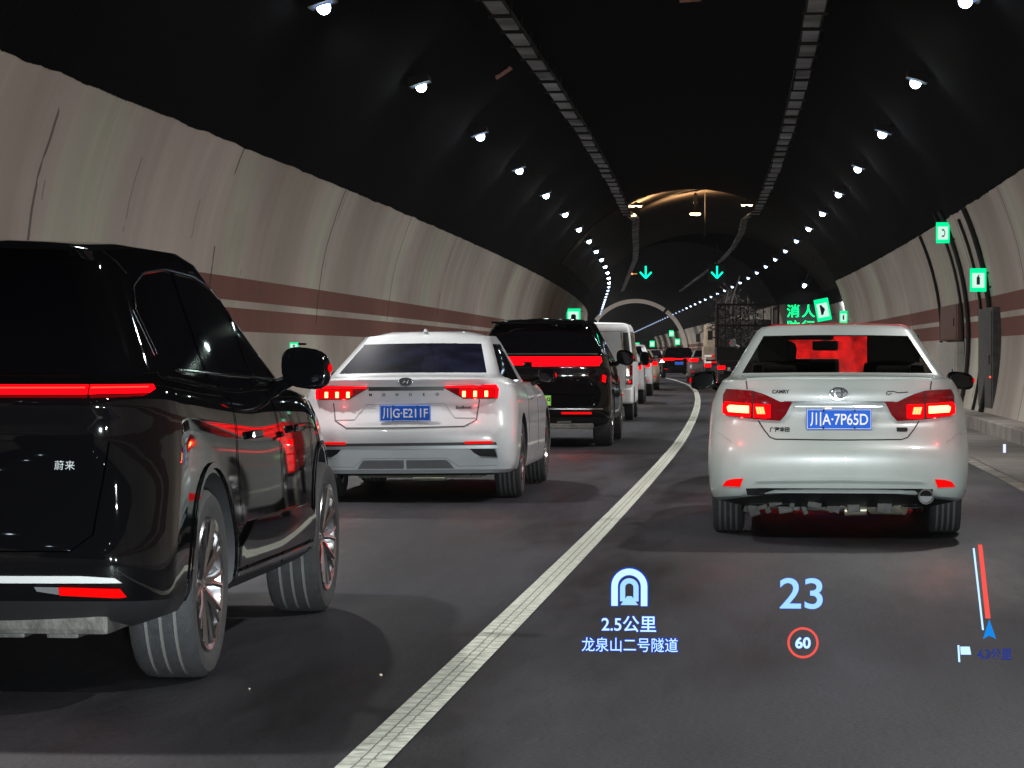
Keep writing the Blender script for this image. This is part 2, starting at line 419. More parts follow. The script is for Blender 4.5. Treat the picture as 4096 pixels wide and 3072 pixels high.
def wall_mat(name):
    """painted tunnel lining: pale wall with two brick red bands, black above 3.93 m, joints and water streaks"""
    m, nt, b = nodes_mat(name); L = nt.links.new
    def math_(op, a, b_=None, c=None):
        n = nt.nodes.new('ShaderNodeMath'); n.operation = op
        for i, v in enumerate((a, b_, c)):
            if v is None: continue
            if isinstance(v, (int, float)): n.inputs[i].default_value = v
            else: L(v, n.inputs[i])
        return n.outputs[0]
    def mix(fac, a, c):
        n = nt.nodes.new('ShaderNodeMixRGB')
        if isinstance(fac, (int, float)): n.inputs[0].default_value = fac
        else: L(fac, n.inputs[0])
        for i, v in ((1, a), (2, c)):
            if isinstance(v, tuple): n.inputs[i].default_value = (*v, 1)
            else: L(v, n.inputs[i])
        return n.outputs[0]
    uv = nt.nodes.new('ShaderNodeUVMap'); sp = nt.nodes.new('ShaderNodeSeparateXYZ'); L(uv.outputs[0], sp.inputs[0])
    s, z = sp.outputs[0], sp.outputs[1]
    def noise(sx, sz, det=5, off=0):
        cx = nt.nodes.new('ShaderNodeCombineXYZ')
        L(math_('MULTIPLY', s, sx), cx.inputs[0]); L(math_('MULTIPLY', z, sz), cx.inputs[1]); cx.inputs[2].default_value = off
        n = nt.nodes.new('ShaderNodeTexNoise'); n.inputs['Scale'].default_value = 1; n.inputs['Detail'].default_value = det
        L(cx.outputs[0], n.inputs['Vector']); return n.outputs['Fac']
    n_big = noise(0.30, 0.10, 3, 1)
    n_str = noise(1.6, 0.18, 6, 5)
    n_fine = noise(9, 0.8, 4, 9)
    pale = nt.nodes.new('ShaderNodeValToRGB')
    e = pale.color_ramp.elements
    e[0].position = 0.32; e[0].color = (0.36, 0.32, 0.27, 1)
    e[1].position = 0.66; e[1].color = (0.47, 0.47, 0.385, 1)
    en = e.new(0.5); en.color = (0.46, 0.40, 0.365, 1)
    L(n_big, pale.inputs[0])
    st = math_('MULTIPLY', math_('SUBTRACT', math_('MULTIPLY', n_str, math_('MULTIPLY_ADD', n_fine, 0.35, 0.33)), 0.20), 3.2)
    stc = nt.nodes.new('ShaderNodeClamp'); L(st, stc.inputs[0])
    c = mix(math_('MULTIPLY', math_('SUBTRACT', 1.0, stc.outputs[0]), 0.38), pale.outputs[0], (0.19, 0.175, 0.155))
    grime = nt.nodes.new('ShaderNodeClamp'); L(math_('MULTIPLY', math_('SUBTRACT', noise(0.22, 0.5, 5, 77), 0.52), 3.0), grime.inputs[0])
    c = mix(math_('MULTIPLY', grime.outputs[0], 0.55), c, (0.20, 0.17, 0.155))
    def band(z0, z1):
        return math_('MULTIPLY', math_('GREATER_THAN', z, z0), math_('LESS_THAN', z, z1))
    bands = math_('ADD', band(1.58, 1.90), band(2.0, 2.31))
    redc = mix(math_('MULTIPLY', n_str, 0.8), (0.20, 0.092, 0.076), (0.125, 0.072, 0.064))
    c = mix(bands, c, redc)
    # formwork joints each 9.6 m and finer cracks
    wob = math_('MULTIPLY', math_('SUBTRACT', noise(0.0, 1.1, 3, 3), 0.5), 0.25)
    j1 = math_('LESS_THAN', math_('ABSOLUTE', math_('SUBTRACT', math_('FRACT', math_('ADD', math_('DIVIDE', math_('ADD', s, wob), 9.4), 0.6)), 0.5)), 0.0048)
    brk = math_('GREATER_THAN', noise(0.3, 0.5, 3, 20), 0.45)
    j1 = math_('MULTIPLY', j1, brk)
    wob2 = math_('MULTIPLY', math_('SUBTRACT', noise(0.03, 1.5, 3, 13), 0.5), 0.4)
    j2 = math_('LESS_THAN', math_('ABSOLUTE', math_('SUBTRACT', math_('FRACT', math_('ADD', math_('DIVIDE', math_('ADD', s, wob2), 3.77), 0.2)), 0.5)), 0.006)
    j2 = math_('MULTIPLY', j2, math_('GREATER_THAN', noise(0.2, 0.9, 3, 30), 0.60))
    j = math_('MINIMUM', math_('ADD', j1, math_('MULTIPLY', j2, 0.7)), 1)
    c = mix(math_('MULTIPLY', j, 0.68), c, (0.03, 0.028, 0.026))
    edge = math_('ADD', 3.93, math_('ADD', math_('MULTIPLY', math_('SUBTRACT', noise(0.8, 0, 3, 40), 0.5), 0.09), math_('MULTIPLY', math_('SUBTRACT', noise(12, 0, 3, 44), 0.5), 0.04)))
    up = math_('GREATER_THAN', z, edge)
    blk = mix(n_big, (0.0008, 0.0008, 0.001), (0.0026, 0.0026, 0.0032))
    c = mix(up, c, blk)
    L(c, b.inputs['Base Color'])
    b.inputs['Roughness'].default_value = 0.95
    b.inputs['Specular IOR Level'].default_value = 0.05
    bp = nt.nodes.new('ShaderNodeBump'); bp.inputs['Strength'].default_value = 0.5; bp.inputs['Distance'].default_value = 0.02
    L(math_('SUBTRACT', n_fine, math_('MULTIPLY', j, 2)), bp.inputs['Height']); L(bp.outputs[0], b.inputs['Normal'])
    return m
wall_m = wall_mat('tunnel lining')
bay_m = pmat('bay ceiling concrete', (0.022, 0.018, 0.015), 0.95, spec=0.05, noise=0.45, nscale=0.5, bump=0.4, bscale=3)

def arc_pt(c, r, a):     # a: angle from +x, counter-clockwise; the wide bay has a flattened vault
    k = BK if (r > 6.5 and math.sin(a) > 0) else 1.0
    return c + r * math.cos(a), TZ + r * math.sin(a) * k

def arch_shell(name, s0, s1, a0, a1, c, r, step, na, mat, thick=0.35, z_uv=True):
    """lining with real thickness: inner skin, outer skin and rims"""
    bm = bmesh.new(); uv = bm.loops.layers.uv.new('UVMap')
    n = max(1, int((s1 - s0) / step))
    def skin(rr):
        rows = []
        for i in range(n + 1):
            s = s0 + (s1 - s0) * i / n
            row = []
            for j in range(na + 1):
                x, z = arc_pt(c, rr, a0 + (a1 - a0) * j / na)
                row.append((bm.verts.new(P(s, x, z)), s, z))
            rows.append(row)
        return rows
    def quad(q):
        f = bm.faces.new([v[0] for v in q])
        for l, v in zip(f.loops, q): l[uv].uv = (v[1], v[2])
    A, B = skin(r), skin(r + thick)
    for i in range(n):
        for j in range(na):
            quad((A[i][j], A[i][j + 1], A[i + 1][j + 1], A[i + 1][j]))
            quad((B[i][j], B[i][j + 1], B[i + 1][j + 1], B[i + 1][j]))
        for j in (0, na):
            quad((A[i][j], B[i][j], B[i + 1][j], A[i + 1][j]))
    for i in (0, n):
        for j in range(na):
            quad((A[i][j], B[i][j], B[i][j + 1], A[i][j + 1]))
    o = link_mesh(name, bm, mat, smooth=30)
    return o

a_lo = -math.asin(1.55 / TR)
a_sp = math.asin((4.6 - TZ) / TR)
b_lo = -math.asin(1.55 / BR)
b_sp = math.asin((4.6 - TZ) / (BR * BK))
tag(arch_shell('tunnel_wall', -30, BAY0, a_lo, a_sp, TC, TR, 3, 16, wall_m), 'pale right tunnel wall with two brick red bands and hairline joints, beside the white sedan', 'wall')
tag(arch_shell('tunnel_wall', -30, S_END, math.pi - a_sp, math.pi - a_lo, TC, TR, 3, 16, wall_m), 'long stained pale left tunnel wall with two brick red bands behind the black cars', 'wall')
tag(arch_shell('tunnel_ceiling', -30, BAY0, a_sp, math.pi - a_sp, TC, TR, 3, 40, wall_m), 'near black vaulted tunnel ceiling above both lanes, ending in the glowing arch', 'ceiling')
tag(arch_shell('tunnel_wall', BAY1, S_END, a_lo, a_sp, TC, TR, 3, 16, wall_m), 'far right tunnel wall with small green signs, curving away beyond the lay-by', 'wall')
tag(arch_shell('tunnel_ceiling', BAY1, S_END, a_sp, math.pi - a_sp, TC, TR, 3, 40, wall_m), 'far dark vaulted ceiling beyond the lay-by with two converging rows of lamps', 'ceiling')
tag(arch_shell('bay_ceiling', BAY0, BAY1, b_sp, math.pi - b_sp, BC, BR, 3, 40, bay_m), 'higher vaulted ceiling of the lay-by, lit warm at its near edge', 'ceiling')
tag(arch_shell('bay_wall', BAY0, BAY1, b_lo, b_sp, BC, BR, 3, 16, wall_m), 'set-back right wall of the lay-by', 'wall')

def end_wall(name, s, thick):
    """plane between the small and the large section"""
    bm = bmesh.new(); uv = bm.loops.layers.uv.new('UVMap'); na = 40
    rows = []
    for j in range(na + 1):
        t = j / na
        x0, z0 = arc_pt(TC, TR + 0.0, a_lo + (math.pi - 2 * a_lo) * t)
        x1, z1 = arc_pt(BC, BR + 0.3, b_lo + (math.pi - 2 * b_lo) * t)
        if x1 > x0 - 0.2 or z1 > z0:
            rows.append([(bm.verts.new(P(s + d, x, z)), x * 1.0, z) for d in (0, thick) for x, z in ((x0, z0), (x1, z1))])
    for i in range(len(rows) - 1):
        a, b = rows[i], rows[i + 1]
        for q in ((a[0], a[1], b[1], b[0]), (a[2], a[3], b[3], b[2]), (a[0], a[2], b[2], b[0]), (a[1], a[3], b[3], b[1])):
            f = bm.faces.new([v[0] for v in q])
            for l, v in zip(f.loops, q): l[uv].uv = (v[1], v[2])
    return link_mesh(name, bm, wall_m)
tag(end_wall('end_wall', BAY1 - 0.3, 0.3), 'wall closing the far end of the lay-by round the smaller tunnel mouth, behind the green characters', 'wall')
tag(end_wall('end_wall', BAY0 + 0.002, 0.3), 'step wall round the mouth of the near tunnel, seen edge-on as the glowing arch rim', 'wall')

# ------------------------------------------------------------------ tunnel lamps
def face_to(s, extra=0.0):
    return frame(s)[2] + extra

def make_lamp(side, lens, name='tunnel_lamp'):
    root = empty(name, (0, 0, 0))
    bm = bmesh.new()
    box(bm, (0, 0, 0.05), (0.34, 0.46, 0.10), bev=0.02)
    for k in range(6): box(bm, (0, -0.18 + k * 0.072, 0.115), (0.30, 0.012, 0.05))
    link_mesh('lamp_housing', bm, dark_metal, root)
    bm = bmesh.new(); blob(bm, (0, 0, -0.025), (0.085, 0.11, 0.095), 2.1, 14, 8)
    link_mesh('lamp_lens', bm, lens, root, smooth=180)
    bm = bmesh.new(); blob(bm, (0, 0, 0.015), (0.135, 0.17, 0.045), 2.0, 18, 8)  # added glowing dome imitates the halo round the lamp
    link_mesh('halo_dome', bm, halo_glow, root, smooth=180)
    bm = bmesh.new()
    tube(bm, [(0, 0, 0.08), (side * 0.10, 0, 0.20), (side * 0.14, 0, 0.31)], 0.018, 6)
    box(bm, (side * 0.15, 0, 0.32), (0.05, 0.26, 0.02))
    link_mesh('lamp_bracket', bm, dark_metal, root)
    return root

def copy_tree(o, parent=None):
    c = o.copy(); COL.objects.link(c)
    if parent: c.parent = parent
    for ch in o.children: copy_tree(ch, c)
    return c

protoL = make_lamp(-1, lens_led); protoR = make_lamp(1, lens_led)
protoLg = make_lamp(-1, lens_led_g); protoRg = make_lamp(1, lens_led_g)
used = set()
def ordinal(n):
    ones = ['', 'first', 'second', 'third', 'fourth', 'fifth', 'sixth', 'seventh', 'eighth', 'ninth', 'tenth', 'eleventh', 'twelfth', 'thirteenth', 'fourteenth',
            'fifteenth', 'sixteenth', 'seventeenth', 'eighteenth', 'nineteenth']
    if n < 20: return ones[n]
    t = {2: ('twenty', 'twentieth'), 3: ('thirty', 'thirtieth'), 4: ('forty', 'fortieth'), 5: ('fifty', 'fiftieth')}[n // 10]
    return t[1] if n % 10 == 0 else t[0] + '-' + ones[n % 10]
LAMP_DX, LAMP_Z = 3.86, 5.50
s0L, dL = 29.9 * 4.23 / 3.67 * 1.0, 10.35
lamp_s = [34.5 + dL * k for k in range(0, 52)]
def spot(name, loc, energy, col, size, angle, rot, blend=0.6):
    ld = bpy.data.lights.new(name, 'SPOT'); ld.energy = energy; ld.color = col
    ld.shadow_soft_size = size; ld.spot_size = R_(angle); ld.spot_blend = blend
    o = bpy.data.objects.new(name, ld); COL.objects.link(o); o.location = loc; o.rotation_euler = rot
    return o
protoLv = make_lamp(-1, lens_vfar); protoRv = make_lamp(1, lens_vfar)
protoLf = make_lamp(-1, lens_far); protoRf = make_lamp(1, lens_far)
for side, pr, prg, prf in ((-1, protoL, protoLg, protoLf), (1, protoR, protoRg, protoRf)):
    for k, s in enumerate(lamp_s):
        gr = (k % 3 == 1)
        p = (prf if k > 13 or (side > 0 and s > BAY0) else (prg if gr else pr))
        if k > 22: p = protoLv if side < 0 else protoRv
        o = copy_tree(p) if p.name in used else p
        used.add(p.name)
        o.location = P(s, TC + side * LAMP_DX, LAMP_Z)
        o.rotation_euler = (0, side * R_(18), face_to(s))
        row = 'left' if side < 0 else 'right'
        if k < 7: lab = f'{ordinal(k + 1)} bright star-like lamp of the {row} ceiling row, counted from the camera'
        elif side < 0: lab = f'{ordinal(k + 1)} lamp from the camera in the left ceiling row, in its curving string'
        elif s < BAY1: lab = f'{ordinal(k - 6)} dim dot-like lamp in the right row within the lay-by'
        else: lab = f'{ordinal(k - 11)} small lamp of the far right ceiling string, counted from the lay-by'
        tag(o, lab, 'lamp', 'cold ceiling lamps in the left row' if side < 0 else 'cold ceiling lamps in the right row')
for side, p in ((-1, protoL), (1, protoR)):
    for k in range(-6, 0):
        o = copy_tree(p); o.location = P(34.5 + dL * k, TC + side * LAMP_DX, LAMP_Z); o.rotation_euler = (0, side * R_(18), 0)
        tag(o, f"{'left' if side < 0 else 'right'} row ceiling lamp out of view, {ordinal(-k)} one back from the nearest visible", 'lamp', 'cold ceiling lamps in the left row' if side < 0 else 'cold ceiling lamps in the right row')
LIGHT_S = [34.5 + dL * k for k in range(-6, 16)] + [195, 212, 230, 250, 270, 289, 301, 326, 355, 380, 410, 440]
for s in LIGHT_S:
    for side in (-1, 1):
        if side > 0 and BAY0 < s < BAY1: continue
        e = LAMP_W * (1.0 if s < 190 else 2.0)
        spot('lamp_light', P(s, TC + side * (LAMP_DX - 0.06), LAMP_Z - 0.19), e,
             (1.0, 0.975, 0.94), 0.09, 144, (0, side * R_(36), face_to(s)), 0.9)

# two lamps on the far shoulder of the lay-by
for k, (s, x, z) in enumerate(((141, 4.3, 4.70), (146, 4.55, 4.75))):
    o = copy_tree(protoR); o.location = P(s, x, z); o.rotation_euler = (0, R_(18), face_to(s))
    tag(o, ('left' if k == 0 else 'right') + ' one of two lamps close together above the slanted green sign of the lay-by', 'lamp', 'lamps over the lay-by')
    # hanging rod up to the vault
    bm = bmesh.new(); h = TZ + BK * math.sqrt(BR ** 2 - (x - BC) ** 2) - z
    tube(bm, [(0, 0, 0.1), (0, 0, h)], 0.025, 6)
    link_mesh('hanging_rod', bm, dark_metal, o)
    spot('lamp_light', P(s, x, z - 0.2), LAMP_W, (0.8, 0.9, 1.0), 0.09, 165, (0, 0, 0), 0.3)

# warm lamps behind the near tunnel mouth
def warm_lamp(s, x, z, ztop, bright, label, w):
    root = empty('warm_lamp', P(s, x, z), face_to(s))
    bm = bmesh.new()
    tube(bm, [(0, 0, ztop - z), (0, 0, 0.22), (0.0, 0, 0.12)], [0.06, 0.05, 0.05], 8)
    box(bm, (0, 0, 0.55), (0.16, 0.1, 0.3), bev=0.02)
    link_mesh('hanging_rod', bm, dark_metal, root)
    bm = bmesh.new(); box(bm, (0, 0, 0.06), (0.46, 0.3, 0.12), bev=0.02)
    link_mesh('lamp_housing', bm, dark_metal, root)
    bm = bmesh.new()
    for dx in ((-0.13, 0.13) if not bright else (-0.1, 0.1)): blob(bm, (dx, 0, -0.02), (0.1 if bright else 0.06, 0.1, 0.07 if bright else 0.035), 2.2, 12, 8)
    link_mesh('lamp_lens', bm, lens_warm, root, smooth=180)
    tag(root, label, 'lamp', 'warm lamps hanging behind the glowing arch')
    spot('warm_light', P(s, x, z - 0.35) + Vector((0, 0.45, 0)), w, (1.0, 0.60, 0.28), 0.1, 160, (R_(180 - 8), 0, 0), .5)
warm_lamp(107.2, -3.70, 6.80, 7.4, False, 'left hanging warm lamp, dark hook shape against the glowing arch', 4200)
warm_lamp(107.2, 0.42, 6.82, 7.6, False, 'right hanging warm lamp, dark hook shape against the glowing arch', 4200)
warm_lamp(113.0, -1.45, 6.80, 7.6, True, 'bright yellow-white lamp glowing in the middle under the arch', 3000)

# thin drop rod beside the middle lamp
bm = bmesh.new(); tube(bm, [(0, 0, 0.9), (0, 0, -1.1)], 0.02, 6); blob(bm, (0, 0, -1.15), (0.06, 0.06, 0.09), 2, 8, 6)
o = link_mesh('sensor_rod', bm, dark_metal); o.location = P(115, -1.05, 7.2)
bm = bmesh.new(); tube(bm, [(0, 0, 0), (0, 0, 0.7)], 0.02, 6); link_mesh('rod_clamp', bm, tray_metal, o).location = (0, 0, 0.9)
tag(o, 'thin rod with a small knob hanging just right of the bright warm lamp', 'rod')

# ------------------------------------------------------------------ cable trays under the vault
def cable_tray(off, label):
    root = empty('cable_tray', P(0, TC + off, 6.30))
    inv = Matrix.Translation(-P(0, TC + off, 6.30))
    bm = bmesh.new(); rng = random.Random(3 + int(off * 10))
    s = 20.0
    bmr = bmesh.new()
    while s < 104.4:
        e = min(s + 1.82, 104.6)
        for a, b_ in ((s, e),):
            A, B = P(a, TC + off, 6.30), P(b_, TC + off, 6.30)
            m = (A + B) / 2; L = (B - A).length
            rot = Matrix.Rotation(frame(m.y)[2] + rng.uniform(-.006, .006), 4, 'Z') @ Matrix.Rotation(rng.uniform(-.012, .012), 4, 'Y')
            box(bm, m + Vector((rng.uniform(-.02, .02), 0, rng.uniform(-.02, .02))), (0.25, L - 0.12, 0.03), rot)
            for sx in (-0.14, 0.14): box(bmr, m + Vector((sx, 0, 0.06)), (0.015, L + 0.1, 0.08), rot)
        hz = TZ + math.sqrt(TR ** 2 - off ** 2)
        box(bmr, P(e + 0.1, TC + off, (hz + 6.3) / 2), (0.03, 0.04, hz - 6.3))
        box(bmr, P(e + 0.1, TC + off, 6.28), (0.38, 0.05, 0.04))
        s += 2.06
    for bmx in (bm, bmr): bmesh.ops.transform(bmx, matrix=inv, verts=bmx.verts)
    link_mesh('tray_panel', bm, tray_metal, root); link_mesh('tray_hanger', bmr, dark_metal, root)
    # continuing cables through the lay-by, rising to its vault
    bm = bmesh.new()
    sg = 1 if off > 0 else -1
    pts = [P(104.5, TC + off, 6.32), P(106, TC + off, 6.45), P(110, TC + off - 0.25 * sg, 6.4), P(120, TC + off * 0.95, 6.3), P(135, TC + off * 0.98, 6.25), P(154, TC + off, 6.3), P(230, TC + off, 6.3)]
    for k in range(3): tube(bm, [p + Vector((0.09 * (k - 1), 0, 0.03 * k)) for p in pts], 0.055, 6)
    bmesh.ops.transform(bm, matrix=inv, verts=bm.verts)
    link_mesh('cable_bundle', bm, tray_metal, root)
    tag(root, label, 'cable tray', 'cable trays hung under the ceiling')
cable_tray(-2.4, 'left cable tray of grey panels in a dashed line under the black ceiling')
cable_tray(2.25, 'right cable tray of grey panels in a dashed line under the black ceiling')

copper = pmat('copper-coloured bracket', (0.75, 0.33, 0.26), 0.5, 0.1, noise=0.5, nscale=20)
for (s, off, a, L, lab) in ((51.5, -3.1, 0.0, 0.34, 'short orange bracket on the ceiling left of the left cable tray'),
                            (48.5, 0.3, 0.0, 0.36, 'short dim orange bracket on the ceiling at the top of the view')):
    z = TZ + math.sqrt(TR ** 2 - off ** 2) - 0.06
    bm = bmesh.new()
    slope = math.atan2(-off, z - TZ)
    box(bm, (0, 0, 0), (L, 0.08, 0.055), bev=0.008)
    for dx in (-L * .4, L * .4): tube(bm, [(dx, 0, 0.02), (dx, 0, 0.07)], 0.012, 6)
    o = link_mesh('ceiling_bracket', bm, copper); o.location = P(s, TC + off, z); o.rotation_euler = (0, -abs(slope), 0)
    tag(o, lab, 'bracket')

# ------------------------------------------------------------------ lane arrows
def lane_signal(s, x, label, lampdot):
    root = empty('lane_signal', P(s, x, 5.57), face_to(s))
    bm = bmesh.new(); box(bm, (0, 0.12, 0), (0.9, 0.2, 0.9), bev=0.03); link_mesh('signal_box', bm, dark_metal, root)
    bm = bmesh.new()
    tube(bm, [(0, 0.12, 0.45), (0, 0.12, 1.45)], 0.04, 6); link_mesh('hanging_rod', bm, dark_metal, root)
    bm = bmesh.new()
    def bar(p, q, w=0.085):
        p, q = Vector(p), Vector(q); d = (q - p).normalized(); n = Vector((-d.y, d.x)) * w / 2
        prism(bm, [(p + n).to_tuple(), (p - n).to_tuple(), (q - n).to_tuple(), (q + n).to_tuple()], -0.012, 0.015)
    bar((0, 0.34), (0, -0.26)); bar((-0.30, 0.02), (0.0, -0.30)); bar((0.30, 0.02), (0.0, -0.30))
    link_mesh('arrow', bm, neon_green, root)
    if lampdot:
        bm = bmesh.new(); box(bm, (-0.72, 0.06, -0.07), (0.09, 0.08, 0.09), bev=0.01)
        box(bm, (-0.55, 0.08, -0.07), (0.3, 0.02, 0.02))
        link_mesh('amber_light', bm, emat('amber dot', (1, 0.45, 0.15), 1.6), root)
    tag(root, label, 'lane signal', 'green arrow lane signals')
lane_signal(151.5, -3.45, 'left glowing green down arrow over the left lane', True)
lane_signal(151.5, 0.30, 'right glowing green down arrow over the right lane', False)

# ------------------------------------------------------------------ light box signs
def light_box(loc, w, h, rz, tilt, label, icon, group=None, dep=0.07, frame_t=0.12):
    root = empty('sign_box', loc, rz, tilt)
    bm = bmesh.new(); box(bm, (0, dep / 2, 0), (w, dep, h), bev=0.01); link_mesh('sign_frame', bm, sign_green, root)
    bm = bmesh.new(); box(bm, (0, -0.004, -0.02 * h), (w * 0.74, 0.012, h * 0.62), bev=0.004); link_mesh('sign_panel', bm, sign_white, root)
    bm = bmesh.new()
    if icon == 'phone':
        prev = None; pts = []
        for k in range(9):
            a = R_(-62 + 124 * k / 8); pts.append((-0.06 * w + math.cos(a) * w * 0.2, math.sin(a) * h * 0.17 - 0.02 * h))
        tube(bm, [(x, -0.014, z) for x, z in pts], w * 0.035, 6)
        for e in (pts[0], pts[-1]): box(bm, (e[0] - w * .03, -0.014, e[1]), (w * 0.17, 0.01, h * 0.07))
    elif icon == 'ext':
        prism(bm, [(-w * .10, -h * .2), (w * .10, -h * .2), (w * .10, h * .1), (w * .05, h * .15), (-w * .05, h * .15), (-w * .10, h * .1)], -0.018, -0.011)
        box(bm, (0, -0.014, h * .18), (w * .06, 0.008, h * .06)); box(bm, (w * .05, -0.014, h * .2), (w * .16, 0.008, h * .02))
    elif icon == 'car':     # car pictogram turned on its side by the slanted board
        prism(bm, [(-w * .16, -h * .22), (-w * .02, -h * .22), (w * .06, -h * .1), (w * .14, -h * .04), (w * .14, h * .06), (w * .02, h * .14), (-w * .02, h * .22), (-w * .16, h * .22)], -0.018, -0.011)
    elif icon == 'bus':
        prism(bm, [(-w * .18, -h * .27), (w * .18, -h * .27), (w * .18, h * .02), (w * .10, h * .10), (-w * .10, h * .10), (-w * .18, h * .02)], -0.018, -0.011)
    elif icon == 'exit':
        prism(bm, [(-w * .2, -h * .25), (-w * .1, -h * .25), (0, -h * .02), (w * .12, -h * .22), (w * .2, -h * .18), (w * .06, h * .1), (w * .2, h * .05), (w * .2, h * .12), (0, h * .2), (-w * .16, h * .1), (-w * .14, h * .03), (-w * .02, h * .08), (-w * .06, -h * .04)], -0.018, -0.011)
        blob(bm, (w * .05, -0.014, h * .27), (w * .045, 0.005, w * .045), 2, 8, 6)
    if icon: link_mesh('sign_pictogram', bm, sign_ink, root)
    else: bm.free()
    bm = bmesh.new(); box(bm, (w * .5 + .06, dep / 2, h * .3), (0.12, 0.03, 0.03)); box(bm, (w * .5 + .06, dep / 2, -h * .3), (0.12, 0.03, 0.03))
    link_mesh('sign_bracket', bm, dark_metal, root)
    tag(root, label, 'sign', group)
    return root
light_box(P(57, 3.53, 3.66), 0.265, 0.41, 0.0, 0, 'green-framed light box with a telephone handset, highest on the right wall', 'phone')
light_box(P(52, 3.80, 2.60), 0.29, 0.42, 0.0, 0, 'green-framed light box with a fire extinguisher, above the wall conduits at right', 'ext')
light_box(P(104, 3.82, 2.60), 0.28, 0.45, -0.02, 0, 'small green light box with an extinguisher, just above the roof of the right white sedan', 'ext')
light_box(P(103.5, 3.05, 2.86), 0.52, 0.80, -0.02, R_(-11), 'large slanted green-framed light box with a vehicle pictogram, right of the green characters', 'car')
light_box(P(131, -6.78, 3.02), 0.62, 0.66, 0.02, 0, 'green-framed light box on the left wall above the roof of the second black car', 'bus')
light_box(P(42.5, -7.10, 1.385), 0.13, 0.12, 0.0, 0, 'tiny green running-man exit sign low on the left wall beside the black mirror', 'exit', dep=0.04)
for s, z, x, lab in ((300, 2.55, 2.6, 'tiny green sign nearest the cream truck on the far right wall'),
                (345, 3.75, 3.3, 'tiny green sign highest on the far right wall'),
                (430, 2.8, 2.9, 'tiny green sign in the middle of the far wall row, over the red tail lights'),
                (560, 2.9, 2.9, 'tiny green sign farthest left, above the distant white cars')):
    light_box(P(s, x, z), 0.60 * s / 345, 0.75 * s / 345, 0.07, 0, lab, None, 'tiny green signs on the far wall')

# lit characters on the end wall
def neon_column(s, x, z, chars, size, label):
    root = empty('lit_characters', P(s, x, z), face_to(s))
    bm = bmesh.new(); box(bm, (0, 0.10, -size * .55), (size * 1.1, 0.05, size * 2.3)); link_mesh('sign_backing', bm, dark_metal, root)
    for i, ch in enumerate(chars):
        text_obj('character', ch, size, (0, 0.03, -i * size * 1.18), text_green, root, extrude=0.03, offset=0.012)
    tag(root, label, 'sign', 'green characters by the lay-by')
neon_column(150, 4.22, 3.46, '消防', 0.70, 'green lit column of characters beginning 消, left of the 人 one')
neon_column(150, 5.00, 3.46, '人行', 0.70, 'green lit column of characters beginning 人, between 消 and the slanted sign')

# white arch ring round the far tunnel
ring_m = pmat('white retroreflective ring', (0.85, 0.8, 0.74), 0.6, noise=0.1)
def ring(a0, a1, label):
    bm = bmesh.new(); n = 24; s = 310
    rows = []
    for i in range(n + 1):
        a = R_(a0 + (a1 - a0) * i / n)
        rows.append([bm.verts.new(P(s + d, TC + r * math.cos(a), TZ + r * math.sin(a))) for d, r in ((0, 5.62), (0, 5.18), (0.12, 5.18), (0.12, 5.62))])
    for i in range(n):
        for j in range(4): bm.faces.new((rows[i][j], rows[i][(j + 1) % 4], rows[i + 1][(j + 1) % 4], rows[i + 1][j]))
    bm.faces.new(rows[0]); bm.faces.new(rows[-1][::-1])
    tag(link_mesh('reflective_arch', bm, ring_m), label, 'arch', 'white arch strips')
ring(-14, 52, 'right curved strip of the white far arch, reaching down to the cars')
ring(55, 142, 'top curved strip of the white far arch, over the lane of cars')
for off in (-2.5, 1.5):
    spot('arch_fill_spot', P(303, TC + off, 3.2), 260, (1.0, 0.93, 0.86), 0.2, 175, (R_(90), 0, frame(310)[2]), 0.1)  # unseen spots added to brighten the arch strips; no fixture here

# ------------------------------------------------------------------ right wall: conduits, cabinet, service boxes
def wall_x(z): return TC + math.sqrt(TR ** 2 - (z - TZ) ** 2)
def conduit(s, label, r=0.035, z1=3.9, n=1, gap=0.1):
    bm = bmesh.new()
    for k in range(n):
        pts = []
        for i in range(15):
            z = 0.22 + (z1 - 0.22) * i / 14
            pts.append(P(s + k * gap, wall_x(z) - r - 0.01, z))
        tube(bm, pts, r, 8)
    o0 = P(s, wall_x(0.22), 0.22)
    bmesh.ops.transform(bm, matrix=Matrix.Translation(-o0), verts=bm.verts)
    o = link_mesh('wall_conduit', bm, dark_metal, smooth=60); o.location = o0
    tag(o, label, 'conduit', 'dark conduits climbing the right wall')
conduit(52.3, 'thick dark conduit running down the wall below the extinguisher sign', 0.05, 3.9)
conduit(54.3, 'thin conduit left of the thick one below the extinguisher sign', 0.03, 3.8)
conduit(57.2, 'dark conduit dropping from the telephone sign to the walkway', 0.045, 4.1)
conduit(58.8, 'thin conduit just left of the one below the telephone sign', 0.03, 4.1)
conduit(64.5, 'dark conduit beside the grey fire cabinet', 0.035, 3.9)
def cabinet(s0, s1, z0, z1, mat, name, label, cat):
    root = empty(name, P((s0 + s1) / 2, wall_x((z0 + z1) / 2) - 0.05, (z0 + z1) / 2), face_to(s0))
    bm = bmesh.new(); box(bm, (0, 0, 0), (0.16, s1 - s0, z1 - z0), bev=0.01); link_mesh('cabinet_body', bm, mat, root)
    bm = bmesh.new(); box(bm, (-0.086, 0, 0), (0.02, (s1 - s0) * .9, (z1 - z0) * .92), bev=0.004); link_mesh('cabinet_door', bm, mat, root)
    bm = bmesh.new(); box(bm, (-0.105, -(s1 - s0) * .36, 0), (0.02, 0.05, 0.16)); link_mesh('door_handle', bm, dark_metal, root)
    tag(root, label, cat)
cabinet(58.6, 64.0, 0.24, 1.52, pmat('grey cabinet', (0.36, 0.34, 0.31), 0.6, noise=0.2), 'equipment_cabinet', 'pale grey equipment cabinet standing against the right wall behind the sedan', 'cabinet')
